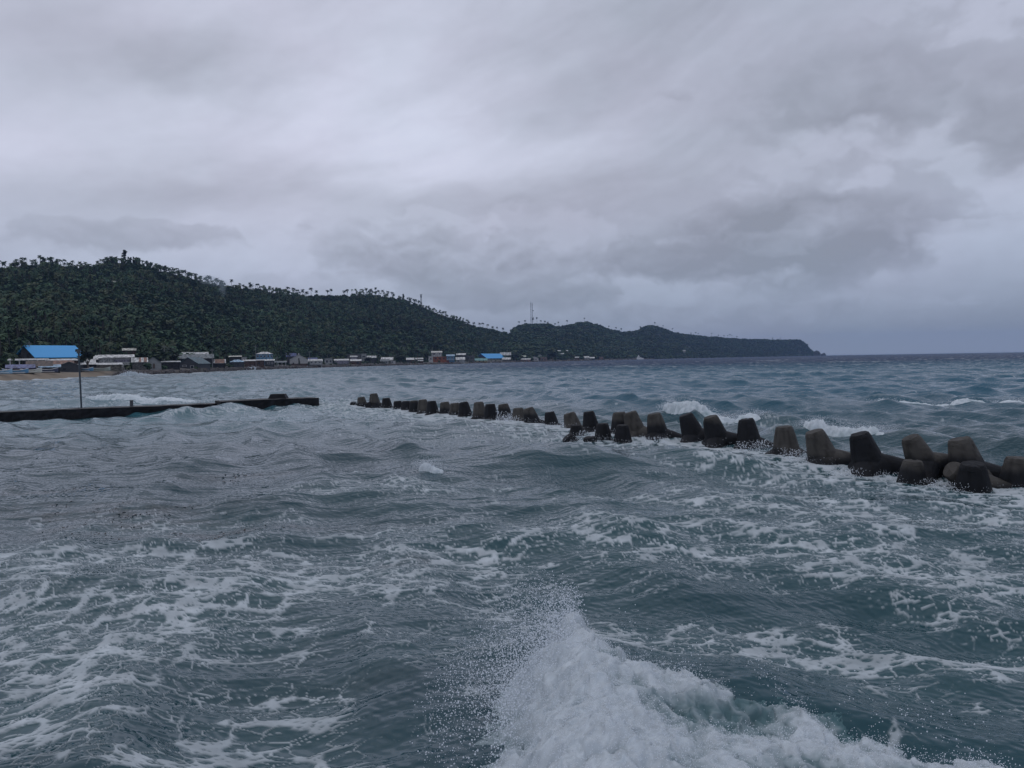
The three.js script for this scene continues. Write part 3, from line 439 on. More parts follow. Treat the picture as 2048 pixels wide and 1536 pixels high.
// ------------------------------------------------------------------ village
const roofCols = { zinc: [0.68, 0.69, 0.7], white: [0.86, 0.86, 0.86], cream: [0.82, 0.8, 0.72], blue: [0.05, 0.36, 0.74], skyblue: [0.4, 0.6, 0.8], navy: [0.06, 0.09, 0.26], violet: [0.16, 0.18, 0.38], teal: [0.09, 0.17, 0.2], aqua: [0.2, 0.45, 0.45], rust: [0.3, 0.15, 0.1], brown: [0.13, 0.09, 0.07], grey: [0.2, 0.23, 0.25], mint: [0.55, 0.62, 0.5], rusty: [1, 1, 1] };
const wallCols = { dark: [0.035, 0.035, 0.04], grey: [0.15, 0.15, 0.155], block: [0.2, 0.19, 0.17], pale: [0.42, 0.44, 0.46], white: [0.62, 0.62, 0.64], brown: [0.12, 0.075, 0.06], blue: [0.14, 0.32, 0.52], lilac: [0.34, 0.33, 0.42], orange: [0.36, 0.12, 0.06], red: [0.2, 0.07, 0.06], yellow: [0.52, 0.45, 0.27], pink: [0.3, 0.2, 0.19], maroon: [0.1, 0.05, 0.05], slate: [0.08, 0.085, 0.1] };
const mats = {};
const roofMat = k => mats['r' + k] ??= std(...(roofCols[k] || wallCols[k]), 0.5, { map: k === 'rusty' ? rustT : k === 'blue' ? null : blot });
const wallMat = k => mats['w' + k] ??= std(...wallCols[k], 0.9, { map: blot });
const glassM = std(0.02, 0.024, 0.03, 0.25), trimM = std(0.6, 0.6, 0.62, 0.7), woodM = std(0.1, 0.075, 0.06, 0.85);
function slab(a, b, c, d, t) {                             // thin sheet through four corners, thickness t downwards
  const top = [a, b, c, d], bot = top.map(p => [p[0], p[1] - t, p[2]]), pos = [], q = (p0, p1, p2, p3) => pos.push(...p0, ...p1, ...p2, ...p0, ...p2, ...p3);
  q(a, b, c, d); q(bot[3], bot[2], bot[1], bot[0]); for (let i = 0; i < 4; i++) { const j = (i + 1) % 4; q(top[i], bot[i], bot[j], top[j]); }
  const g = new THREE.BufferGeometry(); g.setAttribute('position', new THREE.Float32BufferAttribute(pos, 3)); g.computeVertexNormals(); const uv = new Float32Array(pos.length / 3 * 2); for (let i = 0; i < pos.length / 3; i++) { uv[i * 2] = (pos[i * 3] + 0.3 * pos[i * 3 + 2]) / 9; uv[i * 2 + 1] = (pos[i * 3 + 1] + pos[i * 3 + 2]) / 9; } g.setAttribute('uv', new THREE.BufferAttribute(uv, 2)); return g;
}
// label, left and right column, rows of ridge / eave / visible foot, metres behind the shore line, form, roof, wall, options
function house(label, x0, x1, yr, ye, yf, back, form, roof, wall, o = {}) {
  const px = (x0 + x1) / 2, d = shoreD(px) + back, k = d / F, w = (x1 - x0) * k, P = at(px, ye, d), ground = hillAt(colOf(P.x, P.z), d);
  const foot = o.hill ? at(px, yf, d).y : ground, eave = P.y - foot, rise = Math.max(0.15, (ye - yr) * k), dep = o.dep || Math.max(3.5, Math.min(w * 0.8, 9)), turn = Math.atan2(-P.x, -P.z) + (o.turn || 0);
  const t = base(o.name || 'house', P.x, foot, P.z, turn), hw = w / 2, ov = 0.35, R = roofMat(roof), M = wallMat(wall), th = 0.14, low = -1.2, open = o.stilts ? eave * 0.45 : 0;
  if (form === 'gable') {
    const s = new THREE.Shape([[-hw, low], [hw, low], [hw, eave], [0, eave + rise], [-hw, eave]].map(p => new THREE.Vector2(...p)));
    mesh('wall', new THREE.ExtrudeGeometry(s, { depth: dep, bevelEnabled: false }).translate(0, 0, -dep), M, t);
    const f = ov / hw, ex = hw + ov, ey = eave - rise * f + 0.1, ry = eave + rise + 0.14;
    for (const q of [-1, 1]) mesh('roof', slab([0, ry, ov], [q * ex, ey, ov], [q * ex, ey, -dep - ov], [0, ry, -dep - ov], th), R, t);
  } else {
    if (!o.posts) mesh('wall', box(w, eave - low - open - 0.02, dep, 0, (eave + low + open) / 2 + (o.stilts ? 0.6 : 0), -dep / 2), M, t);
    const y1 = eave + 0.08, y2 = eave + rise + 0.1;
    if (form === 'side') { mesh('roof', slab([-hw - ov, y1, ov], [hw + ov, y1, ov], [hw + ov, y2, -dep / 2], [-hw - ov, y2, -dep / 2], th), R, t); mesh('roof', slab([-hw - ov, y2, -dep / 2 - 0.01], [hw + ov, y2, -dep / 2 - 0.01], [hw + ov, y1, -dep - ov], [-hw - ov, y1, -dep - ov], th), R, t); for (const q of [-1, 1]) mesh('gable_end', new THREE.ExtrudeGeometry(new THREE.Shape([[-dep / 2 + 0.1, 0], [dep / 2 - 0.1, 0], [0, rise - 0.15]].map(p => new THREE.Vector2(...p))), { depth: 0.1, bevelEnabled: false }).rotateY(Math.PI / 2).translate(q * (hw - 0.07) - 0.05, eave, -dep / 2), M, t); }
    else if (form === 'shed') mesh('roof', slab([-hw - ov, y1, ov], [hw + ov, y1, ov], [hw + ov, y2, -dep - ov], [-hw - ov, y2, -dep - ov], th), R, t);
    else if (form === 'flat') { mesh('roof', box(w + 0.5, 0.22, dep + 0.5, 0, eave + 0.12, -dep / 2), R, t); }
    else { const hh = [0.3, -0.3].map(f => hw * f); const g = []; const A = [[-hw - ov, y1, ov], [hw + ov, y1, ov], [hw + ov, y1, -dep - ov], [-hw - ov, y1, -dep - ov]], r0 = [-hw * 0.35, y2, -dep / 2], r1 = [hw * 0.35, y2, -dep / 2]; g.push(slab(A[0], A[1], r1, r0, th), slab(A[2], A[3], r0, r1, th), slab(A[1], A[2], r1, r1, th), slab(A[3], A[0], r0, r0, th)); mesh('roof', merge(g), R, t); }
  }
  if (o.stilts || o.posts) { const n = o.posts || 4; for (let i = 0; i < n; i++) for (const z of [-0.2, -dep + 0.3]) mesh(o.stilts ? 'stilt' : 'post', box(0.25, (o.stilts ? open + 1.2 : eave + 1), 0.25, -hw + 0.3 + (w - 0.6) * i / (n - 1), (o.stilts ? (open - 1) / 2 : (eave - 1) / 2), z), trimM, t); }
  if (o.stripe) for (const f of o.stripe) { const a = f[0] * w - hw, b = f[1] * w - hw, y1 = eave + 0.1, y2 = eave + rise + 0.12; mesh('rusty_sheet', slab([a, y1 + 0.02, ov + 0.02], [b, y1 + 0.02, ov + 0.02], [b, y2 + 0.02, -dep / 2], [a, y2 + 0.02, -dep / 2], 0.05), roofMat('rust'), t); }
  for (const [fx, fy, ww, hh, what] of o.win || []) { const wx = (fx - 0.5) * w, wy = fy * eave, pw = ww * k, ph = hh * k; const m = mesh(what || 'window', box(pw, ph, 0.12, wx, wy, 0.03), what === 'door' ? woodM : glassM, t); if (!what) mesh('frame', merge([box(pw + 0.2, 0.1, 0.2, 0, ph / 2 + 0.05, 0), box(pw + 0.2, 0.1, 0.2, 0, -ph / 2 - 0.05, 0), box(0.1, ph - 0.01, 0.2, pw / 2 + 0.05, 0, 0), box(0.1, ph - 0.01, 0.2, -pw / 2 - 0.05, 0, 0)]).translate(wx, wy, 0.04), o.trim === 'dark' ? M : trimM, m); }
  if (o.balcony) { const y = o.balcony * eave; mesh('balcony', merge([box(w + 0.3, 0.18, 1.3, 0, y - 0.9, 0.65), box(w + 0.3, 0.12, 0.1, 0, y, 1.25), ...[...Array(9).keys()].map(i => box(0.1, 0.8, 0.08, -hw + w * i / 8, y - 0.45, 1.25))]), trimM, t); }
  if (o.band) mesh('lower_wall', box(w + 0.06, o.band[0] * eave, 0.2, 0, o.band[0] * eave / 2 - 0.1, 0.08), wallMat(o.band[1]), t);
  if (o.cap) mesh('roof_vent', box(2.4 * k, 2.2 * k, 1, 0, eave + rise + 1.1 * k, -dep / 2), trimM, t);
  return tag(t, label, o.cat || 'house', o.group);
}
// blue hall on the left, seen on its corner
{
  const P = at(52, 717, 262), g = hillAt(colOf(P.x, P.z), 262), t = base('village_hall', P.x, g, P.z, -0.62), Wd = 14.5, L = 15.5, e = at(88, 713, 258).y - g, r = at(33, 692, 262).y - g - e, hw = Wd / 2;
  mesh('wall', new THREE.ExtrudeGeometry(new THREE.Shape([[-hw, -1], [hw, -1], [hw, e], [0, e + r], [-hw, e]].map(p => new THREE.Vector2(...p))), { depth: L, bevelEnabled: false }).translate(0, 0, -L), wallMat('slate'), t);
  for (const q of [-1, 1]) mesh('roof', slab([0, e + r + 0.2, 0.7], [q * (hw + 0.9), e - r * 0.1 + 0.15, 0.7], [q * (hw + 0.9), e - r * 0.1 + 0.15, -L - 0.7], [0, e + r + 0.2, -L - 0.7], 0.2), roofMat('blue'), t);
  for (const x of [1.6, 2.5, 3.4]) mesh('window', box(0.35, 1.5, 0.1, x, e + 0.6, 0.04), glassM, t);
  tag(t, 'large hall with a bright blue roof and dark gable wall on the far left', 'hall');
}
const V = [
  ['low open shed with a long flat pale roof in front of the blue hall', 24, 90, 717.5, 720.5, 736, 36, 'shed', 'zinc', 'dark', { posts: 5, dep: 4 }],
  ['beach hut under a violet-blue tarpaulin roof above the beached boats', 18, 64, 729.5, 736.5, 745, 13, 'side', 'violet', 'maroon', { dep: 5, win: [[0.9, 0.45, 3, 5, 'door']] }],
  ['brown thatched hut roof between the violet tarpaulin and the rusty roof', 58, 100, 722, 733, 740, 20, 'side', 'brown', 'dark', { dep: 6 }],
  ['shack with a rusty red corrugated roof left of the pole', 103, 143, 721, 729, 742, 26, 'side', 'rust', 'slate', { dep: 6 }],
  ['low shack with a pale blue sheet roof and dark front behind the dark boat', 82, 117, 729.5, 734.5, 746, 14, 'shed', 'skyblue', 'dark', { dep: 5 }],
  ['dark grey timber house with a gable right of the pale blue roof', 117, 160, 724, 732, 747, 16, 'gable', 'grey', 'slate', { dep: 7, win: [[0.3, 0.5, 5, 3]], trim: 'dark' }],
  ['long thin white roof directly below the blue hall eave', 98, 156, 717.5, 721, 728, 34, 'shed', 'white', 'brown', { dep: 5 }],
  ['house with a white roof and dark gable just right of the pole top', 161, 200, 711, 719.5, 730, 48, 'side', 'white', 'slate', { dep: 8 }],
  ['pair of low stepped white roofs beside the pole', 162, 188, 719.5, 725.5, 735, 30, 'shed', 'white', 'slate', { dep: 5 }],
  ['small lean-to with a white roof edge right beside the pole', 150, 190, 726, 729, 744, 20, 'shed', 'white', 'dark', { dep: 4 }],
  ['long house with a bright white roof and shaded grey wall behind the block house', 202, 264, 709.5, 715, 728, 44, 'side', 'white', 'grey', { dep: 8 }],
  ['pale grey blank-walled building behind the long block house', 199, 226, 715, 717, 730, 34, 'flat', 'zinc', 'pale', { dep: 6 }],
  ['lilac-grey wall block right of the pale blank building', 227, 257, 717, 718.5, 730, 33, 'flat', 'zinc', 'lilac', { dep: 6 }],
  ['long concrete block house with a thin white roof above the sand', 186, 240, 726, 729.5, 744, 14, 'shed', 'white', 'block', { dep: 6, win: [[0.72, 0.78, 3, 2.4]], trim: 'dark' }],
  ['small white house with a dark window right of the block house', 241, 258, 724, 726, 741, 13, 'flat', 'zinc', 'white', { dep: 5, win: [[0.55, 0.62, 6, 6]] }],
  ['tall brown house with a cream roof standing above the white roofs', 247, 270, 696.5, 701, 722, 75, 'side', 'cream', 'brown', { dep: 7, win: [[0.3, 0.8, 2, 2], [0.7, 0.8, 2, 2]], trim: 'dark' }],
  ['house with a white roof striped by rusty red sheets', 266, 293, 715.5, 724.5, 744, 18, 'side', 'zinc', 'grey', { dep: 7, stripe: [[0.45, 0.6], [0.78, 0.98]], win: [[0.7, 0.8, 2.4, 2.4]], trim: 'dark' }],
  ['grey gabled house with a door and window facing the sea under the round tree', 291, 321, 714.5, 725, 744, 14, 'gable', 'grey', 'pale', { dep: 7, win: [[0.3, 0.6, 3.4, 7], [0.55, 0.52, 3.6, 10, 'door']], trim: 'dark' }],
  ['white roof half hidden behind the crowns of the round trees', 306, 332, 695, 699, 715, 88, 'side', 'white', 'pale', { dep: 6 }],
  ['low shed with pale roof sheets under the round tree', 325, 358, 722, 724, 742, 16, 'shed', 'zinc', 'dark', { dep: 5 }],
  ['dark gabled house with a teal roof slope and a white porch post', 357, 396, 715, 727, 741, 18, 'gable', 'teal', 'slate', { dep: 12, turn: -0.45, win: [[0.3, 0.55, 7, 2.5], [0.7, 0.3, 6, 5]] }],
  ['long dull grey-green roof behind the dark gabled house', 352, 424, 708.5, 717, 728, 46, 'side', 'grey', 'dark', { dep: 9 }],
  ['patched white sheet roof above the long grey-green roof', 366, 414, 704.5, 709.5, 720, 62, 'side', 'zinc', 'grey', { dep: 7 }],
  ['shack with half white and half rusty roof above the sea wall', 411, 449, 719, 726.5, 738, 17, 'side', 'zinc', 'dark', { dep: 6, stripe: [[0.5, 0.98]] }],
  ['pavilion with a pale blue hip roof and leaning white poles', 461, 487, 719.5, 724, 737, 15, 'hip', 'skyblue', 'slate', { dep: 6 }],
  ['low building with a thin cream roof above the pale blue pavilion', 459, 482, 711.5, 713.5, 723, 40, 'shed', 'cream', 'dark', { dep: 6 }],
  ['tiny white plastered house right of the thin cream roof', 482, 493, 713.5, 715, 723, 38, 'flat', 'zinc', 'white', { dep: 5, win: [[0.6, 0.7, 3, 3]] }],
  ['brown shack with a white roof directly left of the small shanties', 487, 510, 719.5, 722, 737, 16, 'shed', 'white', 'brown', { dep: 5 }],
  ['blue two-storey house with a white hip roof, five windows and a balcony', 513, 545, 703.8, 708, 727, 42, 'hip', 'white', 'blue', { dep: 9, win: [[0.1, 0.8, 3, 3.4], [0.3, 0.8, 3, 3.4], [0.5, 0.8, 3, 3.4], [0.72, 0.8, 3, 3.4], [0.92, 0.8, 2.5, 3.4]], balcony: 0.52 }],
  ['grey shanty on the rocks below the left side of the blue house', 508, 528, 719, 721, 737, 12, 'shed', 'zinc', 'brown', { dep: 5, win: [[0.5, 0.6, 4, 3]], trim: 'dark' }],
  ['pale shanty with a torn roof below the right side of the blue house', 530, 548, 718.5, 721.5, 736, 13, 'side', 'white', 'slate', { dep: 4, win: [[0.4, 0.6, 4, 3], [0.8, 0.6, 2, 3]] }],
  ['small dim shack at the foot of the dark tree near the white gabled house', 548, 572, 722, 725, 737, 14, 'shed', 'grey', 'dark', { dep: 5, posts: 4 }],
  ['house with a dark navy roof behind the left slope of the white gable', 573, 592, 706.5, 713, 722, 40, 'side', 'navy', 'slate', { dep: 7 }],
  ['large white gabled house with a small vent on its ridge', 580, 615, 709, 719, 738, 16, 'gable', 'zinc', 'white', { dep: 12, win: [[0.2, 0.35, 3, 4]], trim: 'dark', cap: true, band: [0.36, 'brown'] }],
  ['house with a blue roof tucked behind the house on stilts', 617, 634, 715.5, 719, 728, 36, 'side', 'navy', 'slate', { dep: 6 }],
  ['white house on stilts over the water with a balcony rail', 612, 644, 718.5, 723, 738.5, 6, 'shed', 'white', 'pale', { dep: 7, stilts: true, win: [[0.35, 0.86, 4, 2.6], [0.6, 0.86, 4, 2.6], [0.84, 0.86, 4, 2.6]], balcony: 0.72 }],
  ['unfinished grey frame building with open bays right of the house on stilts', 649, 665, 714.5, 716.5, 730, 24, 'flat', 'grey', 'pale', { dep: 6, win: [[0.3, 0.5, 4, 5], [0.75, 0.5, 3, 5]] }],
  ['purple-grey house with a bright white roof left of the concrete blocks', 669, 697, 718, 721, 732, 14, 'shed', 'white', 'lilac', { dep: 7, band: [0.3, 'grey'] }],
  ['raw grey concrete block building behind the lilac house', 694, 722, 707, 708.5, 722, 52, 'flat', 'grey', 'grey', { dep: 8, win: [[0.3, 0.75, 3, 3], [0.7, 0.75, 3, 3]], trim: 'dark' }],
  ['narrow tower-like house with a white top storey beside the concrete block', 722, 733, 706.5, 708, 724, 50, 'flat', 'white', 'pale', { dep: 6, win: [[0.5, 0.72, 6, 2.4]] }],
  ['lilac painted house in front of the raw concrete block', 701, 714, 711.5, 714, 724, 30, 'side', 'zinc', 'lilac', { dep: 6, win: [[0.5, 0.6, 3, 3]] }],
  ['low shack with white roof edges below the lilac house', 701, 722, 718.5, 722, 732, 14, 'shed', 'white', 'brown', { dep: 6, win: [[0.7, 0.5, 4, 4]], trim: 'dark' }],
  ['white patchy roofs right of the narrow tower-like house', 734, 753, 711.5, 715.5, 726, 38, 'side', 'white', 'slate', { dep: 6 }],
  ['house with a white main roof and white walls facing the water', 763, 786, 714.5, 719.5, 730, 26, 'side', 'white', 'white', { dep: 8, win: [[0.3, 0.5, 2.4, 2.6], [0.6, 0.5, 2.4, 2.6]] }],
  ['low house with a slate blue roof in front of the white-walled house', 761, 778, 718.5, 722.5, 730, 12, 'side', 'grey', 'pale', { dep: 6, win: [[0.3, 0.55, 2, 3], [0.7, 0.55, 2, 3]], trim: 'dark' }],
  ['small white wall house at the right end of the slate blue roof', 778, 791, 720, 722, 730, 14, 'flat', 'zinc', 'white', { dep: 5, win: [[0.5, 0.6, 3, 2.4]] }],
  ['broken white roof left of the small brown gable', 813, 828, 715.5, 719.5, 728, 30, 'shed', 'white', 'slate', { dep: 6 }],
  ['small brown gabled hut among white roofs left of the orange house', 821, 831, 719.5, 723, 731, 14, 'gable', 'rust', 'brown', { dep: 6 }],
  ['white roof sheets right of the small brown gable', 831, 846, 715.5, 718.5, 726, 32, 'side', 'white', 'slate', { dep: 6 }],
  ['low flat hut with a dull white roof below the white sheets', 836, 846, 720.5, 722, 730, 16, 'shed', 'zinc', 'brown', { dep: 5 }],
  ['narrow white house left of the orange lower floor', 857, 866, 711.5, 713, 724, 30, 'flat', 'white', 'white', { dep: 5, win: [[0.5, 0.6, 3, 3]] }],
  ['tall white house with a slanting cream roof and two rows of windows', 863, 884, 702, 705, 722, 46, 'shed', 'cream', 'white', { dep: 9, win: [[0.25, 0.85, 5, 2.6], [0.75, 0.85, 3, 2.6], [0.3, 0.5, 4, 2.6]] }],
  ['orange painted building with arched openings below the tall white house', 866, 893, 712.5, 713.5, 729, 22, 'flat', 'rust', 'orange', { dep: 8, win: [[0.2, 0.72, 4, 2.5], [0.5, 0.72, 4, 2.5], [0.8, 0.72, 4, 2.5]], trim: 'dark' }],
  ['low red-brown house at the water below the orange building', 884, 898, 719.5, 720.5, 729.5, 9, 'flat', 'zinc', 'red', { dep: 6, win: [[0.4, 0.5, 3, 3]], trim: 'dark' }],
  ['blue house with a pale blue roof and white verandah on posts', 893, 909, 709, 712, 728, 24, 'shed', 'skyblue', 'blue', { dep: 8, win: [[0.3, 0.72, 3, 3], [0.7, 0.72, 3, 3]], balcony: 0.48 }],
  ['house with a bright white wedge roof and grey wall at the water', 912, 930, 714.5, 719.5, 729, 10, 'side', 'white', 'pale', { dep: 7, win: [[0.25, 0.6, 2.4, 3]], trim: 'dark' }],
  ['small shanty with scattered white sheets above the wedge roof', 913, 931, 706.5, 710, 718, 55, 'shed', 'white', 'dark', { dep: 5 }],
  ['grey bare concrete building between the wedge roof and the blue hall', 931, 949, 709.5, 711, 728, 28, 'flat', 'grey', 'grey', { dep: 8, win: [[0.3, 0.6, 3, 3], [0.7, 0.6, 3, 3]], trim: 'dark' }],
  ['yellow house with an aqua green roof standing at the water', 946, 975, 716.8, 721, 729.2, 8, 'side', 'aqua', 'yellow', { dep: 10, win: [[0.18, 0.7, 2.6, 2.6], [0.45, 0.7, 3, 2.6], [0.7, 0.7, 2.6, 2.6]], trim: 'dark', band: [0.36, 'maroon'] }],
  ['house with a large white roof right of the second blue hall', 1000, 1022, 704.8, 710.5, 724, 60, 'side', 'zinc', 'grey', { dep: 9 }],
  ['pale shacks on the bank below the large white roof', 1005, 1021, 715, 719, 727, 14, 'side', 'white', 'grey', { dep: 6 }],
  ['house with a pale green roof right of the dark tree', 1038, 1052, 710.8, 714, 723, 40, 'side', 'mint', 'slate', { dep: 8 }],
  ['pinkish shack at the water with a white roof', 1041, 1061, 717, 719, 726, 8, 'shed', 'white', 'pink', { dep: 7, win: [[0.3, 0.5, 2, 2]] }],
  ['white plastered house cluster at the water left of the pink-brown house', 1060, 1077, 713, 716, 725, 14, 'gable', 'white', 'white', { dep: 8, win: [[0.4, 0.55, 2.4, 2.6], [0.7, 0.5, 2, 2.6]] }],
  ['tiny white peaked roof above the pink-brown house', 1076, 1084, 708.5, 712, 720, 40, 'gable', 'white', 'pale', { dep: 7 }],
  ['pink-brown flat-roofed house standing at the water', 1080, 1094, 713.5, 714.5, 725, 6, 'flat', 'pale', 'pink', { dep: 8, win: [[0.3, 0.5, 3, 4], [0.72, 0.5, 2.6, 4]] }],
  ['white roof in the trees left of the small white ship', 1168, 1178, 712.5, 715.5, 721, 14, 'side', 'white', 'pale', { dep: 7 }],
  ['low white roof right of the white roof in the trees', 1179, 1189, 714, 716.5, 721, 10, 'side', 'white', 'slate', { dep: 7 }],
  ['faint grey house by the water midway to the white ship', 1198, 1206, 712, 714, 720, 14, 'flat', 'zinc', 'pink', { dep: 7 }],
  ['faint pale hut at the water right of the pink-brown house', 1150, 1158, 713.5, 715.5, 721.5, 12, 'side', 'zinc', 'brown', { dep: 6 }],
];
for (const v of V) house(...v);
// second blue hall, on its corner
{
  const d = 1010, P = at(962, 716, d), g = hillAt(colOf(P.x, P.z), d), k = d / F, t = base('village_hall', P.x, g, P.z, -0.5), Wd = 22 * k / 0.85, L = 40 * k / 0.52, e = at(962, 716, d).y - g, r = 8.5 * k, hw = Wd / 2;
  mesh('wall', new THREE.ExtrudeGeometry(new THREE.Shape([[-hw, -1], [hw, -1], [hw, e], [0, e + r], [-hw, e]].map(p => new THREE.Vector2(...p))), { depth: L, bevelEnabled: false }).translate(0, 0, -L), wallMat('pale'), t);
  mesh('gable_panel', new THREE.ExtrudeGeometry(new THREE.Shape([[-hw, e - 0.6], [hw, e - 0.6], [0, e + r - 0.1]].map(p => new THREE.Vector2(...p))), { depth: 0.2, bevelEnabled: false }).translate(0, 0, 0.05), roofMat('navy'), t);
  for (const q of [-1, 1]) mesh('roof', slab([0, e + r + 0.2, 0.9], [q * (hw + 1.2), e - r * 0.1, 0.9], [q * (hw + 1.2), e - r * 0.1, -L - 0.9], [0, e + r + 0.2, -L - 0.9], 0.25), roofMat('blue'), t);
  for (let i = 0; i < 6; i++) mesh('post', box(0.5, e - 0.2, 0.5, hw + 0.4, e / 2 - 0.4, -L * (i + 0.3) / 6), steelDark, t);
  tag(t, 'farther blue-roofed hall, standing behind the yellow house', 'hall');
}
// houses up in the woods
function hutOnHill(label, px, y, wpx, d, roof, wall) { const p = at(px, y, d), k = d / F, w = wpx * k, t = base('hill_house', p.x, p.y, p.z, Math.atan2(-p.x, -p.z)); mesh('wall', box(w, 5, 5, 0, -2.55, -2.5), wallMat(wall), t); mesh('roof', merge([slab([-w * 0.55, 0, 0.4], [w * 0.55, 0, 0.4], [w * 0.55, 1.4, -2.5], [-w * 0.55, 1.4, -2.5], 0.15), slab([-w * 0.55, 1.4, -2.51], [w * 0.55, 1.4, -2.51], [w * 0.55, 0, -5.4], [-w * 0.55, 0, -5.4], 0.15)]), roofMat(roof), t); mesh('window', box(w * 0.25, 1, 0.1, 0, -1.3, 0.03), glassM, t); tag(t, label, 'house'); }
const slopeD = (px, y, lift = 5.5) => { let best = shoreD(px) + 60; for (let d = best; d < 4000; d += 4) { const p = at(px, y, d), c = colOf(p.x, p.z); if (p.y < Math.max(hillAt(c, d), c > 1010 ? capeAt(c, d) : 0) + lift) return d - 2; } return best; };
hutOnHill('small aqua-white house high in the woods below the highest hilltop', 228, 565, 8, slopeD(228, 565), 'mint', 'white');
hutOnHill('tiny aqua roof left of the small white house high in the woods', 216, 563, 5, slopeD(216, 563), 'aqua', 'pale');
hutOnHill('left white roof of the three huts in the woods above the water', 1118, 702, 6, slopeD(1118, 702), 'white', 'white');
hutOnHill('lowest pale roof of the three huts in the woods above the water', 1123, 708, 9, slopeD(1123, 708), 'zinc', 'pale');
hutOnHill('right white peaked roof of the three huts in the woods above the water', 1134, 702, 4, slopeD(1134, 702), 'white', 'white');
hutOnHill('pale hut showing white in the trees near the middle of the headland', 1368, 701, 6, slopeD(1368, 701, 8), 'white', 'white');
// trees of the village
for (const [px, top, foot, w, h0, back, kind, lf, name, label] of [
  [174, 684, 715, 36, 0, 13, 1, 0, 'broad_tree', 'broad dark tree covering the right end of the blue hall roof'], [207, 690, 715, 20, 0, 78, 1, 0, 'broad_tree', 'dark tree behind the white roofs right of the blue hall'], [232, 686, 712, 18, 0, 84, 0, 0, 'broad_tree', 'dark tree left of the tall brown house'],
  [285, 694, 722, 30, 0, 50, 1, 1, 'round_tree', 'green dome-shaped tree right of the tall brown house'], [320, 699, 742, 38, 0, 26, 1, 1, 'round_tree', 'large spreading green tree over the grey gabled house'], [348, 702, 730, 22, 0, 45, 1, 0, 'broad_tree', 'dull green tree left of the patched white roof'],
  [452, 700, 735, 12, 0, 30, 0, 0, 'broad_tree', 'dark upright tree between the rusty roof and the pale blue pavilion'], [563, 713, 736, 18, 0, 22, 1, 0, 'broad_tree', 'dark tree left of the large white gabled house'], [598, 716, 737, 5, 0, 10, 0, 0, 'shrub', 'small dark sapling in front of the large white gabled house'],
  [735, 713, 730, 16, 0, 20, 1, 0, 'broad_tree', 'bushy trees below the narrow tower-like house'], [800, 708, 730, 26, 0, 22, 1, 0, 'round_tree', 'dense dark tree right of the white-walled house'], [852, 700, 722, 14, 0, 55, 1, 0, 'broad_tree', 'dark tree left of the tall white house'], [1031, 703, 727, 18, 0, 18, 1, 0, 'round_tree', 'big dark tree right of the second blue hall'], [1105, 702, 724, 26, 0, 14, 1, 0, 'round_tree', 'dense dark trees right of the pink-brown house'],
]) { seed(px * 7 + 1); const d = shoreD(px) + back, p = at(px, top, d), g = hillAt(colOf(p.x, p.z), d); tree(name, p.x, g, p.z, w * d / F * 1.15, p.y - g, kind, label, null, lf ? midLeaf : darkLeaf, 0.22); }
// coconut palms standing among the houses
seed(83);
for (const [px, top, back, label] of [
  [438, 694, 40, 'tall coconut palm behind the half-rusty roof'], [446, 703, 26, 'leaning coconut palm right of the half-rusty roof'], [340, 690, 60, 'coconut palm behind the spreading green tree'], [556, 706, 24, 'coconut palm right of the blue two-storey house'], [574, 703, 34, 'coconut palm left of the white gable'],
  [655, 700, 40, 'coconut palm behind the open grey frame building'], [742, 699, 46, 'coconut palm behind the white patchy roofs'], [757, 708, 20, 'short coconut palm left of the white-walled house'], [836, 698, 40, 'taller coconut palm left of the orange building'], [846, 703, 26, 'shorter coconut palm left of the orange building'], [913, 700, 60, 'coconut palm above the white wedge roof'], [1060, 700, 40, 'coconut palm behind the white plastered cluster'], [24, 704, 34, 'coconut palm by the left edge in front of the dark gable']
]) { const d = shoreD(px) + back, p = at(px, top, d), g = hillAt(colOf(p.x, p.z), d), i = Math.floor(rnd() * 3), k = clamp((p.y - g) / (palmGeo[i][2] + 1.3), 0.5, 1.9); palmTree(p.x, g, p.z, i, k, rr(0, 6.28), label, null, rnd() < 0.5 ? darkLeaf : midLeaf); }
// stone banks and sea walls
const wallM = std(0.17, 0.155, 0.135, 0.95, { map: blot });
function seawall(label, c0, c1, top, back) {
  const n = Math.max(2, Math.round((c1 - c0) / 12)), d0 = shoreD((c0 + c1) / 2) + back, P0 = at((c0 + c1) / 2, top, d0), t = base('sea_wall', P0.x, 0, P0.z);
  for (let i = 0; i < n; i++) { const a = mix(c0, c1, i / n), b = mix(c0, c1, (i + 1) / n), A = at(a, top, shoreD(a) + back), B = at(b, top, shoreD(b) + back), L = Math.hypot(B.x - A.x, B.z - A.z) - 0.03, h = Math.max(0.8, (A.y + B.y) / 2) + 1; const g = box(L, h, 1.1, 0, h / 2 - 1, 0); g.rotateY(-Math.atan2(B.z - A.z, B.x - A.x)); g.translate((A.x + B.x) / 2 - P0.x, 0.02 * (i % 2), (A.z + B.z) / 2 - P0.z); mesh('wall_panel', g, wallM, t); }
  tag(t, label, 'wall');
}
seawall('long concrete sea wall with joints below the rusty-roofed shack and the pavilion', 398, 492, 736, 3);
seawall('low stone wall along the water right of the purple-grey house', 735, 800, 729, 3);
seawall('low dark quay wall in front of the orange and red houses', 850, 945, 727.2, 3);
seawall('stone bank wall below the grey gabled house', 262, 330, 742, 3);
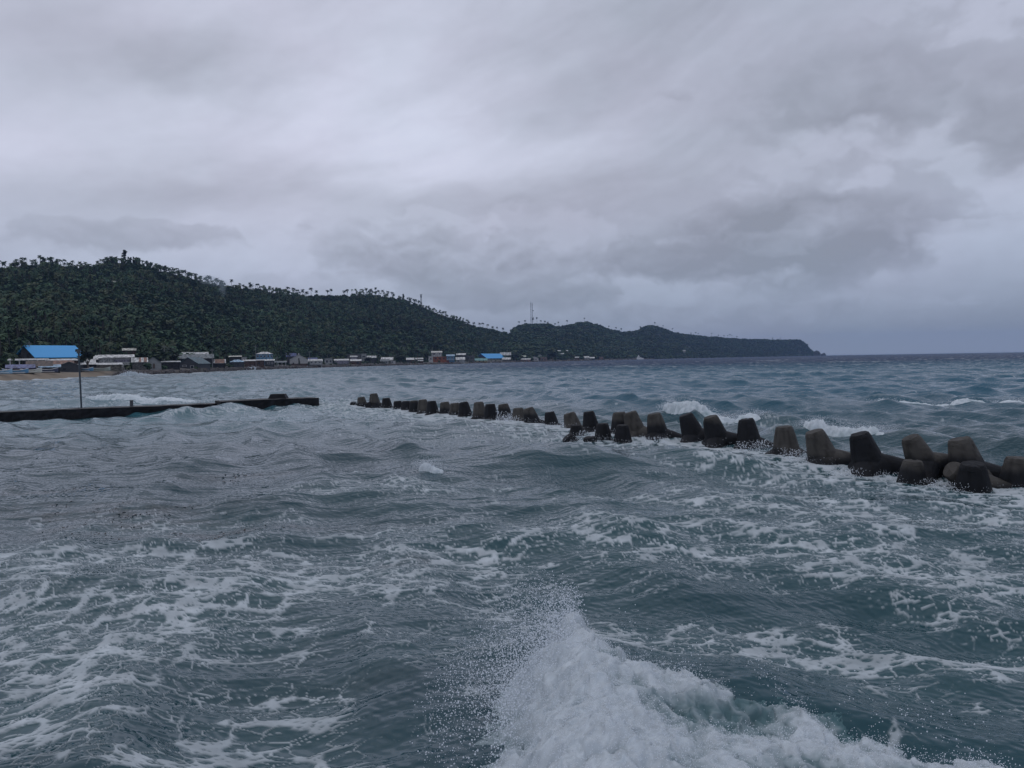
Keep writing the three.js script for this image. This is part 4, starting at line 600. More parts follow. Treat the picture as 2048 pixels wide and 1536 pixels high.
{
  seed(61); const g = new THREE.IcosahedronGeometry(1, 1), v = g.attributes.position; for (let k = 0; k < v.count; k++) { const f = 1 + 0.6 * noise(v.getX(k) * 1.3 + 5, v.getY(k) * 1.3 + v.getZ(k)); v.setXYZ(k, v.getX(k) * f, v.getY(k) * f * 0.7, v.getZ(k) * f); } g.computeVertexNormals();
  const n = 900, im = new THREE.InstancedMesh(g, std(0.09, 0.08, 0.075, 0.95), n), M = new THREE.Matrix4(), q = new THREE.Quaternion();
  for (let i = 0; i < n; i++) { const c = rr(225, 1300), d = shoreD(c) + rr(-1, 6), s = rr(0.35, 1.1) * (1 + d / 1500); M.compose(new THREE.Vector3((c - 1024) / F * d, rr(-0.1, 0.9), -d), q.setFromEuler(new THREE.Euler(rr(0, 6), rr(0, 6), rr(0, 6))), new THREE.Vector3(s, s, s)); im.setMatrixAt(i, M); }
  im.name = 'shore_rocks'; scene.add(tag(im, 'dark boulders along the village shore', 'rocks', null, 'stuff'));
}
// rocks off the point
for (const [px, top, w, label] of [[1634, 702, 14, 'larger dark rock standing off the tip of the headland'], [1647, 706.5, 10, 'smaller dark rock at the very tip of the headland']]) { seed(px); const d = 3050, k = d / F, p = at(px, top, d), g = new THREE.IcosahedronGeometry(1, 3), v = g.attributes.position; for (let i = 0; i < v.count; i++) { const f = 1 + 0.55 * fbm(v.getX(i) * 1.4 + px, v.getY(i) * 1.4 + v.getZ(i), 3); v.setXYZ(i, v.getX(i) * f * w / 2 * k, v.getY(i) * f * p.y * 1.1, v.getZ(i) * f * 10); } g.computeVertexNormals(); const m = mesh('sea_rock', g, std(0.05, 0.055, 0.055, 0.95), scene); m.position.set(p.x, 0, p.z); tag(m, label, 'rock'); }
// boats on the sand and the ship
function boat(label, px, py, len, turn, hull, trim, back) {
  const d = shoreD(px) + back, P = at(px, py, d), g = hillAt(colOf(P.x, P.z), d), t = base('fishing_boat', P.x, g + 0.15, P.z, turn), pos = [], idx = [], n = 14;
  for (let i = 0; i <= n; i++) { const u = i / n, s = Math.sin(Math.PI * Math.pow(u, 0.9)) ** 0.55, x = (u - 0.5) * len, w = 0.72 * s + 0.02, sheer = 0.95 + 0.5 * (2 * u - 1) ** 2; pos.push(x, sheer, -w, x, 0.28, -w * 0.75, x, 0.05 + 0.25 * (2 * u - 1) ** 4, 0, x, 0.28, w * 0.75, x, sheer, w); }
  for (let i = 0; i < n; i++) for (let k = 0; k < 4; k++) { const a = i * 5 + k, b = a + 5; idx.push(a, b, a + 1, a + 1, b, b + 1); }
  const gg = new THREE.BufferGeometry(); gg.setAttribute('position', new THREE.Float32BufferAttribute(pos, 3)); gg.setIndex(idx); gg.computeVertexNormals(); mesh('hull', gg, hull, t);
  for (const s of [-1, 1]) { const c = new THREE.CatmullRomCurve3([...Array(9).keys()].map(i => { const u = i / 8, q = Math.sin(Math.PI * Math.pow(u, 0.9)) ** 0.55; return new THREE.Vector3((u - 0.5) * len, 0.97 + 0.5 * (2 * u - 1) ** 2, s * (0.72 * q + 0.03)); })); mesh('gunwale', new THREE.TubeGeometry(c, 16, 0.07, 5), trim, t); }
  for (const x of [-0.2, 0.18]) mesh('thwart', box(0.3, 0.06, 1.3, x * len, 0.8, 0), woodM, t);
  for (const s of [-1, 1]) mesh('outrigger', bar([-len * 0.38, 0.4, s * 2.1], [len * 0.38, 0.4, s * 2.1], 0.07), trim, t);
  for (const x of [-0.22, 0.22]) mesh('outrigger_arm', bar([x * len, 0.42, -2.1], [x * len, 0.42, 2.1], 0.05), trim, t);
  tag(t, label, 'boat');
}
const boatBlue = std(0.09, 0.24, 0.4, 0.5), boatPale = std(0.5, 0.52, 0.46, 0.6), boatNavy = std(0.05, 0.06, 0.11, 0.5), boatSky = std(0.25, 0.42, 0.55, 0.5), boatWhite = std(0.65, 0.66, 0.66, 0.5), boatOlive = std(0.3, 0.34, 0.3, 0.6);
boat('light blue boat cut by the left edge on the sand', 2, 750, 5, 0.5, boatSky, boatWhite, 7); boat('deep blue boat with a pale rim on the sand at the left', 31, 750, 6, 0.55, boatBlue, boatWhite, 7.5); boat('cream boat on the sand between the blue and the dark boat', 62, 748, 5.5, 0.3, boatPale, boatWhite, 8); boat('dark navy boat on the sand, rightmost of the four at the left', 95, 747.5, 5.5, 0.4, boatNavy, boatWhite, 8.5); boat('long pale olive boat pulled up right of the pole', 200, 745, 6.5, 0.25, boatOlive, boatPale, 7); boat('small blue boat beside the foot of the tall pole on the sand', 172, 741, 4.5, 0.2, boatBlue, boatWhite, 10);
{ const d = 1590, P = at(1279, 718, d), t = base('ship', P.x, 0, P.z, 0.15), L = 16.5; const s = new THREE.Shape([[-L / 2 + 1.2, -1], [L / 2 - 0.8, -1], [L / 2, 2.6], [L / 2 - 3, 2.3], [-L / 2, 2.9]].map(p => new THREE.Vector2(...p))); mesh('hull', new THREE.ExtrudeGeometry(s, { depth: 4, bevelEnabled: true, bevelSize: 0.2, bevelThickness: 0.4, bevelSegments: 2 }).translate(0, 0, -2), boatWhite, t); mesh('deckhouse', merge([box(8, 2.2, 3, -0.5, 3.6, 0), box(4, 2, 2.6, -2, 5.7, 0)]), boatWhite, t); for (let i = 0; i < 5; i++) mesh('window', box(0.8, 0.8, 0.1, -3.6 + i * 1.5, 3.8, 1.53), glassM, t); mesh('funnel', new THREE.CylinderGeometry(0.7, 0.9, 2.4, 12).translate(-1.5, 7.8, 0), boatWhite, t); mesh('mast', bar([-3, 6.5, 0], [-3, 10.5, 0], 0.14), trimM, t); tag(t, 'small white ship moored against the wooded shore', 'ship'); }

// ------------------------------------------------------------------ breakwater wall with pole, bollard and block
function blackConcrete(o = {}) { return new THREE.MeshPhysicalMaterial({ color: lin(0.014, 0.015, 0.019), roughness: 0.6, specularIntensity: 0.35, map: blot, side: THREE.DoubleSide, ...o }); }
const wetM = blackConcrete(), capM = std(0.085, 0.086, 0.09, 0.7, { map: blot });
function quay(name, label, pts, width, taper) {            // pts: column, depth of the near face, height of the top
  const P0 = at(pts[0][0], 800, pts[0][1]), t = base(name, P0.x, 0, P0.z), near = pts.map(([c, d, h]) => new THREE.Vector3((c - 1024) / F * d - P0.x, h, -d - P0.z));
  const pos = [], tp = [], q = (L, a, b, c, e) => L.push(...a, ...b, ...c, ...a, ...c, ...e), N = 10;
  const P = (u, f, y, j) => { const i = Math.min(near.length - 2, Math.floor(u)), v = near[i].clone().lerp(near[i + 1], u - i), n = near[i + 1].clone().sub(near[i]); n.set(n.z, 0, -n.x).normalize(); if (n.z > 0) n.negate(); const lean = (1 - y) * 0.18; v.addScaledVector(n, f * width - (f < 0.5 ? lean : -lean)); v.y = mix(-1.5, v.y, y) + (y > 0.9 ? 0.03 * noise(u * 6, f * 3) : 0); v.x += 0.05 * noise(u * 9 + f, y * 5); v.z += 0.06 * noise(u * 11, y * 6 + f); return v.toArray(); };
  const S = (near.length - 1) * 24;
  for (let i = 0; i < S; i++) { const u = i / 24, w = (i + 1) / 24; for (let k = 0; k < N; k++) { const a = k / N, b = (k + 1) / N; q(pos, P(u, 0, a), P(w, 0, a), P(w, 0, b), P(u, 0, b)); q(pos, P(u, 1, b), P(w, 1, b), P(w, 1, a), P(u, 1, a)); } for (let k = 0; k < 4; k++) q(tp, P(u, k / 4, 1), P(w, k / 4, 1), P(w, (k + 1) / 4, 1), P(u, (k + 1) / 4, 1)); }
  for (const [u, s] of [[0, -1], [near.length - 1 - 1e-6, 1]]) for (let k = 0; k < N; k++) { const a = k / N, b = (k + 1) / N; q(pos, P(u, 0, a), P(u, 1, a), P(u, 1, b), P(u, 0, b)); }
  const mk = L => { const g = new THREE.BufferGeometry(); g.setAttribute('position', new THREE.Float32BufferAttribute(L, 3)); g.computeVertexNormals(); const uv = []; for (let i = 0; i < L.length; i += 3) uv.push((L[i] + L[i + 2] * 0.6) / 2.5, (L[i + 1] + L[i + 2] * 0.4) / 2.5); g.setAttribute('uv', new THREE.Float32BufferAttribute(uv, 2)); return g; };
  mesh('wall_face', mk(pos), wetM, t); mesh('top_slab', mk(tp), capM, t); return tag(t, label, 'breakwater');
}
quay('breakwater_wall', 'long low black breakwater wall running in from the left edge', [[-260, 44, 0.38], [0, 49, 0.4], [160, 49.3, 0.52], [300, 52, 0.46], [460, 57, 0.34]], 2.0);
quay('breakwater_wall', 'shorter black breakwater section with a slanted end right of the overtopped gap', [[440, 54.6, 0.58], [540, 56.4, 0.6], [637, 58.6, 0.56]], 2.2);
{ const p = at(557, 800, 58), t = mesh('concrete_block', (() => { const g = new THREE.CylinderGeometry(0.62, 0.84, 0.36, 4, 1).rotateY(Math.PI / 4).scale(1.15, 1, 0.9); return g.toNonIndexed(); })(), wetM, scene); t.geometry.computeVertexNormals(); t.position.set(p.x, 0.58 + 0.17, p.z); t.rotation.y = 0.1; tag(t, 'black tapered concrete block on top of the shorter breakwater section', 'block'); }
{ const d = 50.2, p = at(163, 815, d), q = at(157.5, 706, d), y0 = 0.49, t = base('mast_pole', p.x, y0, p.z); mesh('pole', bar([0, -0.3, 0], [q.x - p.x, q.y - y0, 0], 0.055, 10), std(0.045, 0.06, 0.075, 0.5), t); mesh('base_plate', box(0.34, 0.05, 0.34, 0, 0.03, 0), wetM, t); mesh('beacon', new THREE.CylinderGeometry(0.11, 0.13, 0.26, 10).translate(q.x - p.x, q.y - y0 + 0.1, 0), steelDark, t); tag(t, 'tall thin dark pole standing on the breakwater wall at the left', 'pole'); }
{ const d = 51.8, p = at(263, 808, d), t = base('bollard', p.x, 0.46, p.z); mesh('post', new THREE.CylinderGeometry(0.1, 0.11, 0.42, 12).translate(0, 0.2, 0), steelDark, t); mesh('cap', new THREE.CylinderGeometry(0.12, 0.12, 0.05, 12).translate(0, 0.43, 0), steelDark, t); tag(t, 'short dark bollard standing on the breakwater wall', 'bollard'); }

// ------------------------------------------------------------------ tetrapods
function concreteColor(x, y, z, n, wet) {                  // dry brown-grey above, black weed and wet below a ragged tide line
  const w = ss(0.12, -0.12, y - wet + 0.22 * fbm(x * 2.2 + n, z * 2.2 + y, 4)), g = 0.75 + 0.7 * (0.5 + fbm(x * 3 + n * 3, y * 3 + z, 4)), s = ss(0.1, 0.3, noise(Math.atan2(z, x) * 3 + n, y * 0.4)) * 0.4;
  return [mix(0.062, 0.010, w) * g * (1 - s), mix(0.058, 0.011, w) * g * (1 - s), mix(0.052, 0.0135, w) * g * (1 - s)];
}
const LEG = 0.88, DIRS = [[0, 1, 0], [0.9428, -0.3333, 0], [-0.4714, -0.3333, 0.8165], [-0.4714, -0.3333, -0.8165]].map(a => new THREE.Vector3(...a));
function legGeo(dir, n, wet, q) {                          // cone with a bevelled flat end, wound from the centre outwards
  const prof = [[0.0, -0.02], [0.385, 0.0], [0.38, 0.16], [0.36, 0.3], [0.315, 0.52], [0.262, 0.76], [0.254, 0.8], [0.222, 0.87], [0.21, LEG], [0.0, LEG]], pts = [];
  for (let i = 0; i + 1 < prof.length; i++) { const m = i === 0 || i > 6 ? 2 : 5; for (let k = 0; k < m; k++) pts.push(new THREE.Vector2(mix(prof[i][0], prof[i + 1][0], k / m), mix(prof[i][1], prof[i + 1][1], k / m))); } pts.push(new THREE.Vector2(0.0001, LEG));
  const g = new THREE.LatheGeometry(pts, 28); g.applyQuaternion(new THREE.Quaternion().setFromUnitVectors(new THREE.Vector3(0, 1, 0), dir));
  const v = g.attributes.position, c = new Float32Array(v.count * 3), u = new THREE.Vector3();
  for (let i = 0; i < v.count; i++) { const x = v.getX(i), y = v.getY(i), z = v.getZ(i), f = 1 + 0.03 * fbm(x * 4 + n, y * 4 + z * 3, 4) - 0.03 * ss(0.3, 0.45, noise(x * 6 + n, y * 6 - z * 5)); v.setXYZ(i, x * f, y * f, z * f); u.set(x, y, z).applyQuaternion(q); c.set(concreteColor(u.x, u.y, u.z, n, wet), i * 3); }
  g.setAttribute('color', new THREE.BufferAttribute(c, 3)); g.computeVertexNormals(); return g;
}
const tetraM = new THREE.MeshPhysicalMaterial({ vertexColors: true, roughness: 0.65, specularIntensity: 0.4, bumpMap: blot, bumpScale: 0.015, side: THREE.DoubleSide });
// column and row of the tip of the upright leg, depth, turn about the upright leg, lean to the left, lean to the viewer, label
const T = [
  [2036, 915, 18.2, 0.3, -0.05, 0.05, 'tetrapod cut by the right edge of the picture'],
  [1918, 877, 19.2, -0.35, 0.16, -0.05, 'tall tetrapod nearest the right edge, its upright leg behind the low front one'],
  [1946, 927, 17.9, 0.1, 0.04, 0.16, 'low black tetrapod in front with a flat round leg end facing up, at the right'],
  [1820, 874, 19.9, -0.1, 0.3, -0.02, 'strongly leaning tetrapod, its lower leg running right behind a square stub'],
  [1826, 921, 18.9, 0.6, -0.06, 0.06, 'half-sunk tetrapod stub with a brown flat top in front of the leaning one'],
  [1900, 938, 18.6, 0.9, 0.75, 0.2, 'nearly drowned tetrapod showing only a slanted wedge between the right stubs'],
  [1718, 867, 21, -0.3, 0.2, 0.0, 'brown tetrapod with a long black lower leg, left of the leaning one'],
  [1628, 862, 22.3, -0.2, 0.22, 0.02, 'tetrapod with a clean brown leg in front of the white breaking wave'],
  [1568, 853, 24.2, 0.5, 0.04, 0.02, 'tetrapod washed by foam left of the clean brown leg'],
  [1492, 838, 26.8, -0.35, 0.06, 0.0, 'light-streaked tetrapod with a round black leg end to its right'],
  [1420, 833, 27.6, -0.1, 0.2, 0.04, 'wet black tetrapod with a broad front leg, right of another black one'],
  [1371, 829, 29, -0.4, 0.24, 0.0, 'wet black tetrapod with a brown patch on its front leg'],
  [1308, 827, 30.2, -0.15, 0.1, 0.02, 'grey-brown tetrapod with a round leg end facing front right'],
  [1260, 824, 31.3, -0.45, 0.16, 0.0, 'brown tetrapod, right one of the touching pair'],
  [1238, 824.5, 32.2, 1.0, 0.02, 0.0, 'streaked tetrapod, left one of the touching pair'],
  [1245, 850, 29.4, 0.4, -0.03, 0.03, 'dark half-sunk tetrapod with a pale rim in front of the touching pair'],
  [1205, 847, 30, 0.2, -0.02, 0.02, 'black half-sunk tetrapod, tallest of the stubs left of the touching pair'],
  [1178, 874, 29.2, 0.7, 0.1, 0.1, 'black rounded tetrapod tip barely above the foam'],
  [1133, 874, 29.6, 0.1, 0.5, 0.2, 'lowest black tetrapod tip awash in foam'],
  [1177, 823, 33, -0.3, 0.07, 0.0, 'ribbed brown tetrapod behind the black half-sunk stub'],
  [1152, 850, 32, 0.3, 0.0, 0.05, 'black splashed stub left of the ribbed brown tetrapod'],
  [1138, 826, 34.6, 0.2, 0.17, 0.0, 'leaning tetrapod left of the ribbed brown one'],
  [1099, 824, 36.4, -0.2, 0.08, 0.0, 'tetrapod with a small black stub at its foot, fourth left of the touching pair'],
  [1056, 816, 38, -0.3, 0.17, 0.0, 'leaning tetrapod with a pale top, right one of two close together'],
  [1036, 816, 39.6, 0.4, 0.02, 0.0, 'lighter grey tetrapod just left of the leaning pale-topped one'],
  [1006, 808, 41, 0.1, 0.08, 0.0, 'tetrapod with splashing water at its right foot'],
  [980, 808, 42, 0.5, 0.0, 0.0, 'wet tetrapod with water running down its leg, left of the splash'],
  [957, 804, 43.2, -0.1, 0.03, 0.0, 'tall streaked tetrapod left of the splash'],
  [927, 804, 44.6, -0.3, 0.05, 0.0, 'tetrapod above a flat black block of a lower leg'],
  [909, 806, 45.4, 0.2, 0.03, 0.0, 'shorter grey tetrapod in the middle of the far row'],
  [889, 804, 46.6, 0.35, 0.05, 0.0, 'straight-sided grey tetrapod left of the shorter one'],
  [863, 802, 47.4, -0.25, 0.02, 0.0, 'broad dark tetrapod with a square front leg in the far row'],
  [845, 799, 49, 0.1, 0.02, 0.0, 'tallest of the middle far tetrapods'],
  [828, 801, 50, 0.6, 0.0, 0.0, 'pale streaked far tetrapod left of the tallest middle one'],
  [812, 802, 51, 0.2, 0.0, 0.0, 'small far tetrapod, third from the dark stout one'],
  [795, 802, 52, -0.2, 0.04, 0.0, 'small black far tetrapod next to the dark stout one'],
  [772, 796, 53, 0.3, 0.03, 0.0, 'dark stout far tetrapod right of the tall far one'],
  [747, 787, 55.4, -0.1, 0.03, 0.0, 'tall brown far tetrapod near the end of the row'],
  [722, 794, 57, 0.4, 0.06, 0.0, 'last upright tetrapod at the far end of the row'],
  [735, 805, 55, 0.9, 0.2, 0.1, 'low black stub before the tall brown far tetrapod'],
  [707, 804, 57.6, 0.5, -0.1, 0.1, 'lowest black tetrapod at the very far end of the row'],
];
T.forEach(([px, py, d, turn, left, fwd, label], i) => {
  const tip = at(px, py, d), q = new THREE.Quaternion().setFromEuler(new THREE.Euler(fwd, 0, left * 1.25 + 0.05)).multiply(new THREE.Quaternion().setFromAxisAngle(new THREE.Vector3(0, 1, 0), turn)), up = new THREE.Vector3(0, LEG, 0).applyQuaternion(q), s = /stub|half-sunk|barely|lowest|drowned/.test(label) ? 0.95 : 1.1;
  const t = base('tetrapod', tip.x - up.x * s, tip.y - up.y * s, tip.z - up.z * s); t.quaternion.copy(q); t.scale.setScalar(s);
  const wet = -t.position.y + 0.34 + 0.3 * Math.sin(i * 2.3) + (/black|wet|dark/.test(label) ? 0.75 : 0);
  for (const dir of DIRS) mesh('leg', legGeo(dir, i * 7.3, wet, q), tetraM, t);
  tag(t, label, 'tetrapod');
});

// ------------------------------------------------------------------ breaking waves and spray
const foamWhite = new THREE.MeshStandardMaterial({ vertexColors: true, roughness: 0.8, side: THREE.DoubleSide }), dropM = new THREE.MeshStandardMaterial({ color: lin(0.72, 0.77, 0.82), roughness: 0.4 });
const dropG = new THREE.IcosahedronGeometry(1, 0);
function drops(list, parent, name = 'spray') { const im = new THREE.InstancedMesh(dropG, dropM, list.length), M = new THREE.Matrix4(); list.forEach(([x, y, z, r], i) => { M.makeScale(r, r * 1.1, r).setPosition(x, y, z); im.setMatrixAt(i, M); }); im.name = name; im.userData.kind = 'stuff'; im.castShadow = true; parent.add(im); }
function sheet(nx, ny, f) { const pos = [], col = [], idx = []; for (let j = 0; j <= ny; j++) for (let i = 0; i <= nx; i++) { const [x, y, z, r, g, b] = f(i / nx, j / ny); pos.push(x, y, z); col.push(r, g, b); } for (let j = 0; j < ny; j++) for (let i = 0; i < nx; i++) { const a = j * (nx + 1) + i, b = a + 1, c = a + nx + 1, e = c + 1; idx.push(a, b, c, b, e, c); } const g = new THREE.BufferGeometry(); g.setAttribute('position', new THREE.Float32BufferAttribute(pos, 3)); g.setAttribute('color', new THREE.Float32BufferAttribute(col, 3)); g.setIndex(idx); g.computeVertexNormals(); return g; }
function breaker(label, pts, width, nd, sd, up = 0.9) {              // pts: column, depth, height of the crest above the sea
  seed(sd); const P = pts.map(([c, d, h]) => [(c - 1024) / F * d, -d, h]), x0 = P[0][0], z0 = P[0][1], t = base('breaking_wave', x0, 0, z0), tab = k => table(P.map((p, i) => [i / (P.length - 1), p[k]])), X = tab(0), Z = tab(1), Hh = tab(2), D = pts[0][1], list = [];
  const len = Math.hypot(P[P.length - 1][0] - P[0][0], P[P.length - 1][1] - P[0][1]), nx = Math.min(420, Math.round(len / (D * 0.0011))), ny = 46;
  mesh('foam_crest', sheet(nx, ny, (u, v) => {
    const x = X(u), s = (v - 0.5) * 2, z = Z(u) + s * width * (0.8 + 0.5 * noise(u * len, 3 + sd)), q = Math.max(0, 1 - s * s), b = billow(x * 1.5 + sd, z * 1.9, 6, 0.66), rag = ss(-0.25, 0.2, fbm(x * 0.9 + sd, z * 1.4 + 4, 4) + 0.25 * q), ends = ss(0, 0.1, u) * ss(1, 0.9, u), h = Hh(u) * ends * Math.pow(q, 0.7) * (0.15 + 1.25 * b) * rag, ey = seaY(x, z) - 0.06 + Math.max(0, h) - 0.12 * (1 - q) - 0.1 * (1 - ends) - 0.12 * (1 - rag);
    const w = 0.74 + 0.16 * noise(x * 7, z * 7), teal = clamp(0.75 - b * 1.2 + 0.3 * Math.max(0, s) + 0.8 * fbm(x * 2.1, z * 2.8, 4)) * 0.85; return [x - x0 + 0.1 * noise(x * 5, z * 5), ey, z - z0, mix(w * 0.92, 0.06, teal), mix(w, 0.17, teal), mix(w * 1.04, 0.19, teal)];
  }), foamWhite, t);
  for (let i = 0; i < nd; i++) { const u = rnd(), h = Hh(u), x = X(u), z = Z(u) + rr(-1, 1) * width * 0.6; list.push([x - x0 + rr(-0.3, 0.3), seaY(x, z) + h * rr(0.3, 0.8) + Math.pow(rnd(), 3) * h * up, z - z0, D * rr(0.00014, 0.00036)]); }
  drops(list, t); return tag(t, label, 'wave');
}
breaker('white wave breaking behind the left breakwater wall', [[170, 64, 0.12], [200, 64.5, 0.42], [245, 64, 0.4], [330, 63, 0.2], [410, 62, 0.06]], 1.5, 500, 3);
breaker('white wave breaking on the open side behind the middle tetrapods', [[1322, 39.5, 0.25], [1345, 39, 0.5], [1420, 38, 0.3], [1535, 37, 0.2]], 0.8, 2200, 4);
breaker('white wave bursting behind the right-hand tetrapods', [[1604, 29.3, 0.2], [1640, 29, 0.42], [1690, 28.4, 0.34], [1775, 27.4, 0.16]], 0.8, 2600, 5);
breaker('long thin white crest out at sea on the right', [[1738, 46.6, 0.06], [1800, 46, 0.14], [1950, 45, 0.12], [2160, 43.6, 0.12]], 0.55, 500, 6);
breaker('small white splash on the peaked wave in the middle of the basin', [[832, 21.4, 0.04], [850, 21.2, 0.22], [862, 21, 0.2], [890, 20.8, 0.04]], 0.35, 1500, 7, 1.4);
breaker('surf splash bursting against the rocks below the striped roof', [[238, 256, 0.3], [258, 262, 1.6], [275, 266, 1.2], [300, 272, 0.3]], 3, 300, 8);
breaker('surf splash on the rocks below the shanties', [[490, 412, 0.3], [505, 424, 1.8], [516, 434, 1.4], [526, 442, 0.3]], 4, 300, 9);
// the big one at the front
{
  seed(21); const poly = [[1130, 8.7], [1200, 8.2], [1290, 7.4], [1380, 7.0], [1600, 6.5], [1760, 6.05], [1900, 5.7], [2060, 5.35], [2200, 4.7], [2200, 3.9], [1000, 3.9], [940, 4.6], [955, 5.6], [975, 6.6], [1000, 7.5], [1070, 8.4]].map(([c, d]) => [(c - 1024) / F * d, -d]);
  const sdist = (x, z) => { let best = 1e9, ins = false; for (let i = 0, j = poly.length - 1; i < poly.length; j = i++) { const [ax, az] = poly[j], [bx, bz] = poly[i], ex = bx - ax, ez = bz - az, tt = clamp(((x - ax) * ex + (z - az) * ez) / (ex * ex + ez * ez)), q = (x - ax - ex * tt) ** 2 + (z - az - ez * tt) ** 2; if (q < best) best = q; if ((az > z) !== (bz > z) && x < (bx - ax) * (z - az) / (bz - az) + ax) ins = !ins; } return Math.sqrt(best) * (ins ? 1 : -1); };
  const crest = table([[-0.5, 0.0], [-0.2, 0.12], [0.1, 0.26], [0.4, 0.42], [0.7, 0.47], [1.1, 0.38], [1.6, 0.27], [2.4, 0.18], [3.4, 0.12], [5, 0.08]]);
  const x0 = 1.2, z0 = -6.4, t = base('breaking_wave', x0, 0, z0), X0 = -0.6, X1 = 4.6, Z0 = -9.1, Z1 = -3.9;
  const foamH = (x, z) => { const sd = sdist(x, z) + 0.55 * fbm(x * 1.2 + 7, z * 1.2, 3) + 0.34 * fbm(x * 4.2, z * 4.2, 5, 0.6), e = ss(-0.04, 0.65, sd), b = billow(x * 1.05 + 3, z * 1.05, 3, 0.5), b2 = billow(x * 3.4, z * 3.4 + 7, 4, 0.6); return [sd, e * (crest(x) * (0.5 + 0.62 * b) * mix(1, 0.55, ss(0.2, 2.4, sd)) + 0.085 * b2 + 0.02) - (1 - ss(-0.25, 0.02, sd)) * 0.2, b, b2]; };
  const gapAt = (x, z, b, b2) => ss(0.5, -0.3, b * 0.4 + b2 * 0.55 + 0.8 * noise(x * 1.1 + 5, z * 1.5) + 0.12 - 0.55 * ss(0.3, 1.4, x) + 0.6 * fbm(x * 6, z * 6, 5, 0.6));
  mesh('foam_crest', sheet(430, 430, (u, v) => {
    const x = mix(X0, X1, u), z = mix(Z0, Z1, v), [sd, h, b, b2] = foamH(x, z), y = seaY(x, z) + h - 0.03 + 0.03 * billow(x * 13, z * 13, 4, 0.65), gap = gapAt(x, z, b, b2), w = 0.58 + 0.34 * fbm(x * 11, z * 11, 5, 0.7), thin = clamp(gap * 0.95 + ss(0.3, -0.02, sd) * 0.6);
    return [x - x0 + 0.06 * noise(x * 9, z * 9 + 2), y, z - z0 + 0.06 * noise(x * 9 + 7, z * 9), mix(w * 0.91, 0.06, thin), mix(w, 0.135, thin), mix(w * 1.05, 0.15, thin)];
  }), foamWhite, t);
  const list = [];
  while (list.length < 20000) { const x = rr(X0, 4.2), z = rr(Z0 + 0.2, -4.6), [sd, h, b, b2] = foamH(x, z); if (sd < 0.05 || rnd() > 0.35 + 0.6 * b || rnd() < gapAt(x, z, b, b2) * 1.3) continue; list.push([x - x0, seaY(x, z) + h + Math.pow(rnd(), 2.5) * 0.13 - 0.01, z - z0, rr(0.0016, 0.0042)]); }
  for (let i = 0; i < 16000; i++) { const u = rnd(), x = mix(-0.15, 0.75, u), z = mix(-6.2, -8.5, Math.pow(u, 0.8)) + rr(-0.6, 0.7), f = Math.pow(rnd(), 2.2), a = rr(2.2, 3.9); list.push([x + Math.cos(a) * f * 0.75 - x0, Math.max(0.05, seaY(x, z) + 0.15 + crest(Math.max(0, x)) * 0.8 * rnd() + Math.abs(Math.sin(a)) * f * 0.5), z + rr(-0.3, 0.3) - z0, (0.0012 + 0.0065 * Math.pow(rnd(), 2.6)) * (1.15 - 0.4 * f)]); }
  for (let i = 0; i < 2200; i++) { const x = rr(0.4, 3.6); if (noise(x * 3, 4) < rr(-0.1, 0.4)) continue; const u = clamp((x - 0.7) / 3.2), z = mix(-8.4, -5.6, Math.pow(u, 0.55)); list.push([x - x0, seaY(x, z) + crest(x) * 0.9 + Math.pow(rnd(), 2.6) * 0.3, z + rr(-0.25, 0.35) - z0, 0.0012 + 0.005 * Math.pow(rnd(), 2.5)]); }
  for (let i = 0; i < 2600; i++) { const x = -0.2 + rr(-0.55, 0.5), z = rr(-7.2, -4.8); list.push([x - x0, seaY(x, z) + 0.02 + Math.pow(rnd(), 2) * 0.35, z - z0, 0.0012 + 0.006 * Math.pow(rnd(), 2.5)]); }
  drops(list, t); tag(t, 'large burst of white foam and spray from the wave breaking in the foreground', 'wave');
}
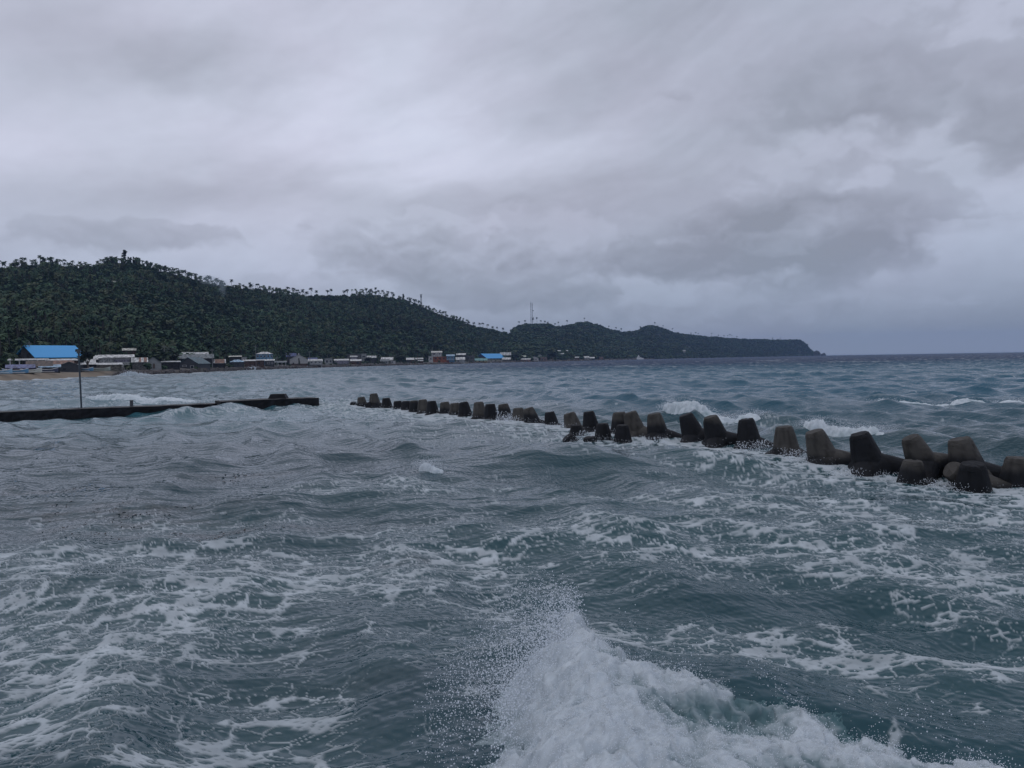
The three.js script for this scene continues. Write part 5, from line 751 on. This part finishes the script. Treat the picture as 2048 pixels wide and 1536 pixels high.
// water thrown up at the feet of the tetrapods
{
  seed(44); const list = []; for (const [c, d, h, n] of [[1008, 40.4, 0.5, 260], [1022, 40, 0.35, 160], [1600, 22.6, 0.32, 350], [1545, 25.6, 0.4, 300], [1790, 19.6, 0.25, 220], [1178, 31, 0.3, 150], [1020, 39, 0.3, 120], [1310, 28.8, 0.25, 200], [1500, 25.8, 0.35, 300], [1690, 20.4, 0.25, 250], [1890, 18, 0.2, 250]]) for (let i = 0; i < n; i++) { const x = (c - 1024) / F * d + rr(-1, 1) * 0.45, z = -d + rr(-0.4, 0.4); list.push([x, seaY(x, z) + Math.pow(rnd(), 1.6) * h, z, d * rr(0.0002, 0.0006)]); }
  T.forEach(([px, , d, , , , label], i) => { const n = d > 40 ? 40 : 130; for (let k = 0; k < n; k++) { const a = rr(0, Math.PI), x = (px - 1024) / F * d + Math.cos(a) * rr(0.35, 0.75), z = -d + Math.sin(a) * rr(0.3, 0.8); list.push([x, seaY(x, z) + Math.pow(rnd(), 2.4) * 0.22 * (0.5 + 0.9 * Math.abs(Math.sin(i * 1.7))), z, d * (0.00014 + 0.00025 * Math.pow(rnd(), 2))]); } });
  const g = base('wave_splash', 0, 0, 0); drops(list, g, 'droplets'); tag(g, 'white droplets thrown up at the feet of the tetrapods', 'spray', null, 'stuff');
}
// brown weed drifting in the basin
{
  seed(91); const g = new THREE.BoxGeometry(1, 0.12, 0.35), list = [], im0 = std(0.035, 0.022, 0.018, 0.7), spots = WEED.filter(w => w[2] > 0.1);
  for (let i = 0; i < 420; i++) { const w = spots[Math.floor(rnd() * 9)], x = w[0] + rr(-1, 1) * w[2] * rnd(), z = w[1] + rr(-1, 1) * w[3] * 1.3; if (fbm(x * 1.3, z * 2.2 + 5, 3) < -0.05) continue; list.push([x, z]); }
  const im = new THREE.InstancedMesh(g, im0, list.length), M = new THREE.Matrix4(), q = new THREE.Quaternion(); list.forEach(([x, z], i) => { const s = rr(0.02, 0.075), p = surface(x, z, 0.05); M.compose(new THREE.Vector3(p.x, p.y + 0.005, p.z), q.setFromEuler(new THREE.Euler(rr(-0.3, 0.3), rr(0, 6), rr(-0.3, 0.3))), new THREE.Vector3(s, s * 0.5, s)); im.setMatrixAt(i, M); });
  im.name = 'drifting_weed'; scene.add(tag(im, 'dark brown scraps of seaweed drifting in the basin on the left', 'seaweed', null, 'stuff'));
}

renderer.render(scene, camera);
